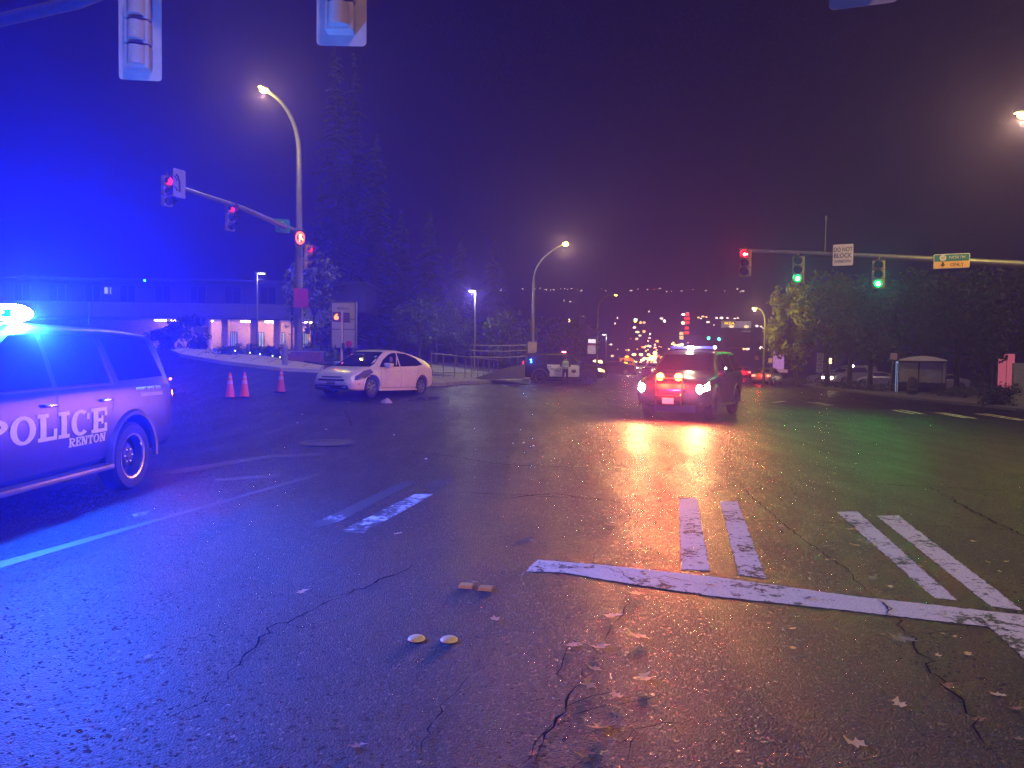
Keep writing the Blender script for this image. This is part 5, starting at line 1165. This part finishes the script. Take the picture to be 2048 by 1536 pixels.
c = P(2012, 742, 44); t = thing('lit_panel', 'glowing pink panel behind leaves near the right edge', 'sign', c, R(-15)); MB().box(-.42, .42, -.05, .05, -1.15, 1.0, ch=.02).build('face', emis('pink_face', (1.0, .20, .30), .5), t); MB().box(-.45, .45, -.02, .08, -1.2, 1.05, ch=.02).build('frame', blk, t); MB().box(-.012, .012, -.056, -.05, -1.1, .95).build('seam', blk, t)
c = P(1557, 722, 78); t = thing('lit_panel', 'glowing purple panel right of the red-lit cars', 'sign', c, R(-10)); MB().box(-.55, .55, -.05, .05, -.85, 1.15, ch=.02).build('face', emis('purple_face', (.75, .33, .85), .8), t); MB().box(-.58, .95, -.04, .08, -1.2, -.87, ch=.02).build('base', emis('pink_base', (.8, .4, .55), .5), t); MB().tube([(-.4, 0, -1.2), (-.4, 0, -2.6)], .05, 6).build('post', galv, t)
c = P(1474, 649, 130); b_ = thing('store_sign', 'wide illuminated shop fascia with yellow letters above the distant road', 'sign', c)
MB().box(-2.7, 2.5, 0, .3, -.55, .62, ch=.04).build('fascia', emis('fascia_glow', (.62, .52, .58), .6), b_); MB().box(-2.3, -.3, -.06, -.004, -.10, .50).build('blue_panel', mat('panel_blue', (.05, .08, .4), .5, 0, .1, 3, 0), b_)
text('IKEA', .46, emis('yellow_letters', (1, .62, .02), 4), b_, (-1.3, -.08, .2), bold=.03, sx=1.4)
for x in (-1.0, 1.6): MB().ball((x, -.1, -.35), .32, 10, 6, (1.4, .3, .8)).build('wall_lamp', emis('fascia_lamp', (1, .75, .4), 3), b_)
MB().box(-1.6, 2.6, .32, 5, -4, -.5).build('wall', darkw, b_); MB().box(.9, 2.4, -.1, 0, -1.3, -1.05).build('lower_sign', emis('low_sign', (.5, .4, .45), .5), b_)
c = P(1374, 645, 110); t = thing('tower_sign', 'tall thin red illuminated tower sign far down the road', 'sign', c); 
for z, s_, mm in ((1.2, .32, 'r'), (.6, .42, 'r'), (0, .36, 'r'), (-.8, .3, 'r'), (-1.5, .34, 'r')): MB().box(-s_, s_, 0, .1, z - .22, z + .22, ch=.04).build('face', emis('tower_red', (1, .06, .03), 2.6), t)
MB().box(-.05, .05, .1, .2, -6, 1.4).build('post', galv, t)
c = P(1363, 671, 105); t = thing('lit_panel', 'small yellow lit panel left of the tower sign foot', 'sign', c, R(5)); MB().box(-.28, .28, 0, .1, -.55, .5, ch=.03).build('face', emis('yellow_face', (1, .72, .25), 2.2), t)
c = P(1184, 689, 72); t = thing('roadside_sign', 'white and red roadside sign left of the second street lamp', 'sign', c); MB().box(-.36, .36, 0, .1, .15, .5, ch=.02).build('face', emis('sign_face_white', (1, .92, .95), 1.6), t); MB().box(-.36, .36, 0, .1, -.05, .12).build('red_band', mat('emblem_red', (.5, .03, .08)), t); MB().box(-.40, .36, 0, .1, -.9, -.08).build('lower_face', emis('lower_face', (.75, .55, .68), .5), t)
# overhead signal far away
t = thing('signal_mast', 'distant signal arm with two small green lights above the road', 'traffic light', P(1428, 676, 100)); z_ = 0
MB().tube([(-6.5, 0, .3), (1.2, 0, .2)], .06, 6).build('arm', galv, t)
for x in (-.75, .65): MB().box(x - .14, x + .14, -.1, .1, -.6, .35, ch=.03).build('housing', vis, t); MB().ball((x, -.12, -.1 - .07 * x), .22, 10, 6, (1, .4, 1)).build('lens', emis('far_green', (.08, 1, .75), 7), t)
MB().tube([(1.2, 0, .2), (1.2, 0, -5.5)], .09, 6).build('pole', galv, t)
# ------------------------------------------------------------------ other cars
def far_car(kind, px, D, rz, paint_m, label, tail=0, headl=0, rooflamp=None):
    b = XZ(px, D); t, bv = base_car(kind, 'car', label, 'car', b, rz, paint_m, 'cars further down the road')
    gl = MC['glass_dark']; k = 1 if kind != 'suv' else 1.3
    dec(t, bv, 'rear_window', [(-.6, .98 * k), (.6, .98 * k), (.5, 1.34 * k), (-.5, 1.34 * k)], 'x', -1, gl, cuts=.25); dec(t, bv, 'windshield', [(-.62, .98 * k), (.62, .98 * k), (.5, 1.34 * k), (-.5, 1.34 * k)], 'x', 1, gl, cuts=.25)
    for s in (1, -1):
        dec(t, bv, 'side_window', [(-1.3, .99 * k), (.75, .97 * k), (.35, 1.32 * k), (-1.0, 1.32 * k)], 'y', s, gl, cuts=.25)
        x_ = CARS[kind]['st'][0][0]; xf = CARS[kind]['st'][-1][0]
        MB().box(x_ - .03, x_ + .18, s * .48 if s > 0 else -.78, .78 if s > 0 else -.48, .70 * k, .86 * k, ch=.03).build('taillight', emis('tail_glow', (1.0, .10, .06), 14) if tail else MC['lens_red'], t, True)
        MB().box(xf - .22, xf + .02, s * .40 if s > 0 else -.68, .68 if s > 0 else -.40, .52 * k, .66 * k, ch=.03).build('headlight', emis('head_glow', (1.0, .80, .55), 30) if headl else MC['lens_dark'], t, True)
    if tail: MB().box(-1.62, -1.5, -.14, .14, 1.12, 1.16, ch=.01).build('brake_light', emis('tail_glow', (1.0, .10, .06), 14), t); lamp('POINT', (CARS[kind]['st'][0][0] - .45, 0, .8), tail, (1, .03, .02), t, .2, name='tail_bulb')
    if headl: lamp('POINT', (CARS[kind]['st'][-1][0] + .5, 0, .6), headl, (1, .72, .42), t, .12, name='head_bulb')
    return t
rd = math.atan2(DIR.y, DIR.x); redp = mat('red_paint', (.30, .02, .02), .3, 0, .1, 2, 0, .7); silv = mat('silver_paint', (.30, .30, .31), .3, .4, .1, 2, 0, .5)
far_car('sedan', 1486, 92, rd - .02, redp, 'red car with brake lights on, further away of the two on the right', 110)
far_car('sedan', 1537, 66, rd - .35, silv, 'silver car turning with tail lights lit, nearer of the two on the right', 90)
amb = far_car('suv', 1252, 86, rd + math.pi + .15, mat('amber_paint', (.5, .22, .03), .4, 0, .1, 2, 0), 'amber-lit service truck coming up the road left of the patrol SUV', 0, 90)
for x, z in ((.1, 2.05), (2.3, 1.35), (.2, 1.75)): MB().ball((x, .1 if z > 2 else -.2, z), .14, 8, 5, (.6, 1.6, .7)).build('amber_beacon', emis('amber_beacon', (1, .40, .0), 9), amb)
lamp('POINT', (1.2, 0, 2.4), 160, (1, .38, .02), amb, .2, name='beacon_bulb')
far_car('sedan', 1305, 105, rd + math.pi, silv, 'pale car with headlights on in the far oncoming queue', 0, 90); far_car('sedan', 1283, 125, rd + math.pi, silv, 'second pale car with headlights on behind it in the queue', 0, 60)
far_car('sedan', 1222, 78, R(180), MC['black_paint'], 'dark car crossing behind the service truck', 0, 0); far_car('sedan', 1330, 130, rd + math.pi, MC['black_paint'], 'distant oncoming car just left of the patrol SUV roof', 0, 60)
far_car('suv', 1700, 70, R(200), silv, 'parked car with one bright headlight seen between the tree trunks', 0, 70); far_car('sedan', 1665, 74, R(170), silv, 'parked pale car left of the bright headlight', 0, 0); far_car('sedan', 1745, 70, R(185), silv, 'parked pale car behind the tree trunks left of the bus stop', 0, 0)
far_car('sedan', 1880, 64, R(190), silv, 'parked pale car seen through the gap right of the shelter', 0, 0)
# a few more fixed lamps: car park light behind the trunks
c = P(1660, 722, 66); t = thing('lamp_post', 'low round yellow lamp behind the trunks left of the headlight', 'lamp post', c); MB().ball((0, 0, 0), .20, 10, 7, (1, 1, 1.3)).build('globe', emis('globe_yellow', (1, .70, .25), 5), t); MB().tube([(0, 0, -.2), (0, 0, -2.2)], .04, 6).build('pole', galv, t)
lamp('POINT', (0, -.4, .3), 110, (1, .75, .4), t, .15, name='globe_bulb')

# ------------------------------------------------------------------ distant lights
DL = {}
def dot(px, py, D, r_, c, s, label, group):
    key = (c, s); m = emis('dot_%.2f_%.2f_%.2f_%d' % (*c, s), c, s)
    k = (round(r_, 2), m.name)
    if k not in DL: DL[k] = MB().ball((0, 0, 0), r_, 8, 5).mesh('distant_light', m, True)
    o = link('distant_light', DL[k], None, P(px, py, D)); o.scale = (rnd.uniform(.7, 1.7), 1, rnd.uniform(.55, 1.15)); tag(o, label, 'light', group)
W_, A_, RR_, T_ = (1, .82, .72), (1, .55, .22), (1, .08, .06), (.2, 1, .8)
for px, py, b_ in ((1002, 580, 1.6), (1045, 577, 1), (1070, 578, .8), (1080, 577, .8), (1091, 579, 1), (1101, 580, .8), (1107, 579, 1), (1122, 577, .7), (1129, 577, .8), (1135, 579, .6), (1143, 577, 1), (1155, 580, .5), (1162, 581, 1), (1203, 578, .7), (1212, 581, .7), (1262, 581, 1), (1276, 578, .6), (1295, 579, .8), (1320, 577, 1.2), (1333, 583, .7), (1343, 583, .7), (1363, 582, 1), (1386, 579, .5), (1412, 581, .8), (1449, 581, 1), (1475, 578, 1.2), (1486, 582, 1.2), (1480, 584, .8), (1128, 601, .7), (1140, 603, .8)):
    dot(px, py, 366, .40 * b_, RR_ if px == 1310 else W_, 14, 'tiny house light along the distant hill ridge', 'house lights along the hill ridge')
dot(1309, 578, 366, .5, RR_, 6, 'tiny red light on the distant hill ridge', None)
for px, py, r_, c, s in ((1271, 640, .5, (.8, 1, .85), 9), (1281, 645, .4, A_, 5), (1288, 645, .35, A_, 5), (1269, 655, .4, W_, 6), (1275, 664, .5, (1, .75, .4), 6), (1288, 663, .4, A_, 5), (1280, 671, .4, (1, .8, .4), 5), (1300, 668, .4, W_, 6), (1299, 676, .35, (1, .6, .6), 6), (1296, 682, .35, (1, .5, .5), 6), (1329, 642, .6, W_, 7), (1323, 637, .35, W_, 5), (1298, 623, .3, W_, 4), (1310, 690, .45, (1, .45, .35), 6), (1313, 700, .4, (1, .5, .3), 5), (1367, 629, .6, W_, 8), (1375, 627, .6, T_, 5), (1366, 646, .6, (1, .8, .45), 8), (1397, 635, .35, A_, 5), (1406, 633, .4, A_, 5), (1413, 634, .35, A_, 5), (1402, 637, .3, W_, 5), (1416, 644, .45, (1, .8, .6), 6), (1433, 636, .35, W_, 5), (1443, 636, .4, W_, 5), (1455, 636, .4, W_, 5), (1470, 637, .35, W_, 5), (1476, 636, .3, W_, 4), (1428, 650, .3, (1, .6, .5), 4), (1514, 652, .4, W_, 5), (1522, 653, .35, W_, 4), (1527, 656, .4, W_, 5), (1533, 658, .35, W_, 4), (1495, 697, .5, (1, .65, .5), 6), (1488, 697, .5, (1, .35, .1), 8), (1235, 636, .35, W_, 5), (1230, 647, .35, W_, 5), (1523, 696, .5, W_, 7), (1554, 700, .5, W_, 6), (1562, 697, .4, W_, 5), (1487, 676, .3, RR_, 4), (1470, 658, .3, W_, 5), (1443, 680, .2, W_, 4)):
    dot(px, py, 170, r_ * .68, c, s * 1.3, 'small blurred lamp of the town beyond the patrol SUV', 'town lamps beyond the junction')
for px, py, r_ in ((1345, 688, .22), (1350, 690, .3), (1358, 691, .3), (1364, 689, .26), (1354, 694, .25), (1362, 694, .32), (1347, 685, .2), (1268, 709, .3), (1282, 709, .34), (1297, 709, .34), (1310, 706, .34), (1290, 717, .5), (1298, 718, .5), (1305, 716, .55), (1285, 720, .4), (1312, 712, .35), (1327, 723, .4), (1200, 723, .3), (1190, 722, .3), (1265, 722, .3), (1204, 725, .2), (1218, 725, .25)):
    dot(px, py, 120, r_ * .75, (1, .72, .25), 9, 'warm lamp in the bright cluster left of the patrol SUV roof', 'warm lamps of the oncoming traffic')
for k in range(70):
    px = rnd.gauss(1310, 58); py = rnd.triangular(672, 730, 724)
    if 1215 < px < 1480: dot(px, py, 150, rnd.choice((.14, .2, .26)), rnd.choice(((1, .60, .22), (1, .45, .12), (1, .78, .45), (1, .12, .06), (1, .70, .35))), rnd.choice((4, 8)), 'warm blurred lamp in the glow of the distant road', 'warm lamps strung along the distant road')
for px, py, D, r_, c, s in ((1942, 664, 120, .16, W_, 5), (1928, 630, 120, .3, (1, .5, .3), 2), (1936, 630, 120, .26, (1, .5, .35), 2), (1923, 629, 120, .2, (1, .5, .4), 2), (1871, 608, 120, .12, W_, 3), (1956, 601, 120, .14, W_, 5), (1987, 664, 120, .14, W_, 4), (2016, 665, 120, .14, (.8, .7, .6), 2), (1740, 727, 70, .08, W_, 5), (1740, 719, 70, .08, W_, 3), (1741, 731, 70, .06, W_, 4), (1705, 732, 64, .10, W_, 8), (1138, 642, 110, .28, (1, .7, .3), 4), (870, 624, 90, .14, W_, 4), (806, 602, 90, .14, (.6, .6, 1), 1.5), (866, 633, 90, .16, (.5, .6, 1), 1), (750, 628, 70, .14, (.9, .9, 1), 2), (755, 634, 70, .12, (.9, .9, .6), 2)):
    dot(px, py, D, r_, c, s * 2, 'faint isolated lamp glimpsed through the dark trees', 'isolated lamps glimpsed through trees')
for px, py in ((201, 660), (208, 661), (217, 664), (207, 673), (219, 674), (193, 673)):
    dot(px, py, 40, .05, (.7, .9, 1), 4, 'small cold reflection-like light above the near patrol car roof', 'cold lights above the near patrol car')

# ------------------------------------------------------------------ fallen leaves
def maple(seed, s=1.0):
    r = random.Random(seed); pts = []
    for k in range(5):
        a = R(90 + (k - 2) * 58); L = (.95, .85, 1.0, .85, .95)[k] * (1 if k == 2 else .85) * r.uniform(.85, 1.1) * (.75 if k in (0, 4) else 1)
        for da, f in ((-26, .38), (-13, .62), (-9, .58), (0, 1.0), (9, .6), (13, .64)): pts.append((L * f * math.cos(a + R(da)), L * f * math.sin(a + R(da))))
    pts += [(.10, -.30), (.02, -.34), (-.02, -.34), (-.10, -.30)][0:0]
    pts = [(.12, -.22)] + pts + [(-.12, -.22), (-.015, -.25), (-.02, -.9), (.01, -.92), (.015, -.25)]
    bm = bmesh.new(); f = bm.faces.new([bm.verts.new((x, y, 0)) for x, y in pts]); bmesh.ops.triangulate(bm, faces=bm.faces[:])
    bmesh.ops.subdivide_edges(bm, edges=bm.edges[:], cuts=1)
    cx, cy_ = r.uniform(-.3, .3), r.uniform(-.3, .3)
    for v in bm.verts:
        q = (v.co.x - cx) ** 2 + (v.co.y - cy_) ** 2; v.co.z = .14 + .22 * q * r.choice((1, 1)) + .06 * noise.noise(v.co * 3 + Vector((seed, 0, 0)))
    me = bpy.data.meshes.new('fallen_leaf'); bm.to_mesh(me); bm.free(); return me
LM = [mat('leaf_tan', (.50, .32, .20), .3, 0, .3, 14, .3), mat('leaf_brown', (.26, .13, .08), .3, 0, .3, 14, .3), mat('leaf_dry_yellow', (.60, .46, .20), .3, 0, .3, 14, .3), mat('leaf_wet', (.26, .24, .16), .15, 0, .3, 14, .3)]
LP = []
for k in range(12): me = maple(k); me.materials.append(LM[k % 4]); LP.append(me)
def leaf(px, py, w_px, k):
    g = G(px, py); s = w_px / 2.0 / (FPX / g.y) ; o = link('fallen_leaf', LP[k % 12], None, g + Vector((0, 0, .003)))
    o.scale = (s, s, s * .8); o.rotation_euler = (rnd.uniform(-.1, .1), rnd.uniform(-.1, .1), rnd.uniform(0, 6.28)); tag(o, 'fallen maple leaf lying on the wet asphalt', 'leaf', 'fallen maple leaves on the road')
spots = [(1145, 1293, 44, 0), (1200, 1296, 50, 0), (1275, 1275, 56, 0), (1225, 1235, 48, 0), (1270, 1190, 46, 4), (1190, 1340, 40, 4), (1178, 1372, 56, 8), (1232, 1394, 44, 0), (1290, 1360, 60, 2), (1200, 1457, 70, 1), (1170, 1512, 46, 1), (1065, 1510, 34, 1), (990, 1241, 36, 0), (796, 1069, 24, 0), (604, 1186, 32, 0), (293, 1318, 38, 3), (716, 1495, 44, 1), (950, 1166, 22, 1), (1253, 1307, 18, 2),
         (1805, 1283, 62, 3), (1935, 1310, 30, 2), (1877, 1313, 24, 2), (1895, 1375, 40, 1), (1995, 1393, 44, 2), (1800, 1411, 48, 2), (1712, 1490, 58, 2), (1722, 1520, 34, 3), (2035, 1420, 36, 1), (1955, 1442, 36, 1), (1910, 1275, 18, 0), (1520, 1530, 20, 0), (2035, 1480, 30, 1), (1880, 1450, 20, 3),
         (1560, 1055, 22, 3), (1575, 1010, 26, 3), (1600, 1022, 24, 3), (1640, 1035, 24, 3), (1555, 1085, 24, 3), (1680, 1040, 26, 3), (1680, 1072, 24, 3), (1720, 1084, 36, 3), (1735, 1088, 30, 7), (1765, 1062, 20, 3), (1710, 1092, 28, 1), (1725, 1132, 22, 3), (1745, 1160, 36, 3), (1745, 1144, 26, 3), (1665, 1100, 24, 3), (1650, 1095, 30, 7), (1605, 1000, 20, 3), (1585, 985, 20, 7), (1610, 970, 18, 3), (1720, 998, 20, 3), (1560, 962, 16, 3), (1700, 1060, 26, 1), (1220, 1052, 30, 1), (1237, 937, 26, 1), (1245, 964, 22, 1), (1317, 997, 20, 1), (1945, 1084, 20, 2), (1420, 1172, 24, 1), (1615, 1198, 26, 3), (1840, 1175, 24, 3), (1420, 875, 12, 0), (1565, 945, 12, 3), (1780, 1175, 22, 2), (1510, 1282, 24, 3), (1400, 1240, 14, 0)]
for a_ in spots: leaf(*a_)
for _ in range(70):
    px = rnd.choice((rnd.gauss(1650, 110), rnd.uniform(1100, 2040), rnd.gauss(1220, 60))); py = rnd.uniform(880, 1300)
    if 1000 < px < 2046: leaf(px, py, max(5, (py - 700) * rnd.uniform(.02, .045)), rnd.randrange(12))
# ------------------------------------------------------------------ glare haze
hz = bpy.data.materials.new('glare_haze'); hz.use_nodes = True; n = hz.node_tree.nodes; n.remove(n['Principled BSDF'])
pv = n.new('ShaderNodeVolumePrincipled'); pv.inputs['Color'].default_value = (.22, .16, 1, 1); pv.inputs['Density'].default_value = .0086; pv.inputs['Anisotropy'].default_value = .68  # blue-tinted volume put in to imitate lens glare
hz.node_tree.links.new(pv.outputs[0], n['Material Output'].inputs['Volume'])
o = MB().box(-290, 290, -30, 470, -4, 60).build('glare_haze', hz); tag(o, kind='stuff'); o.display_type = 'WIRE'
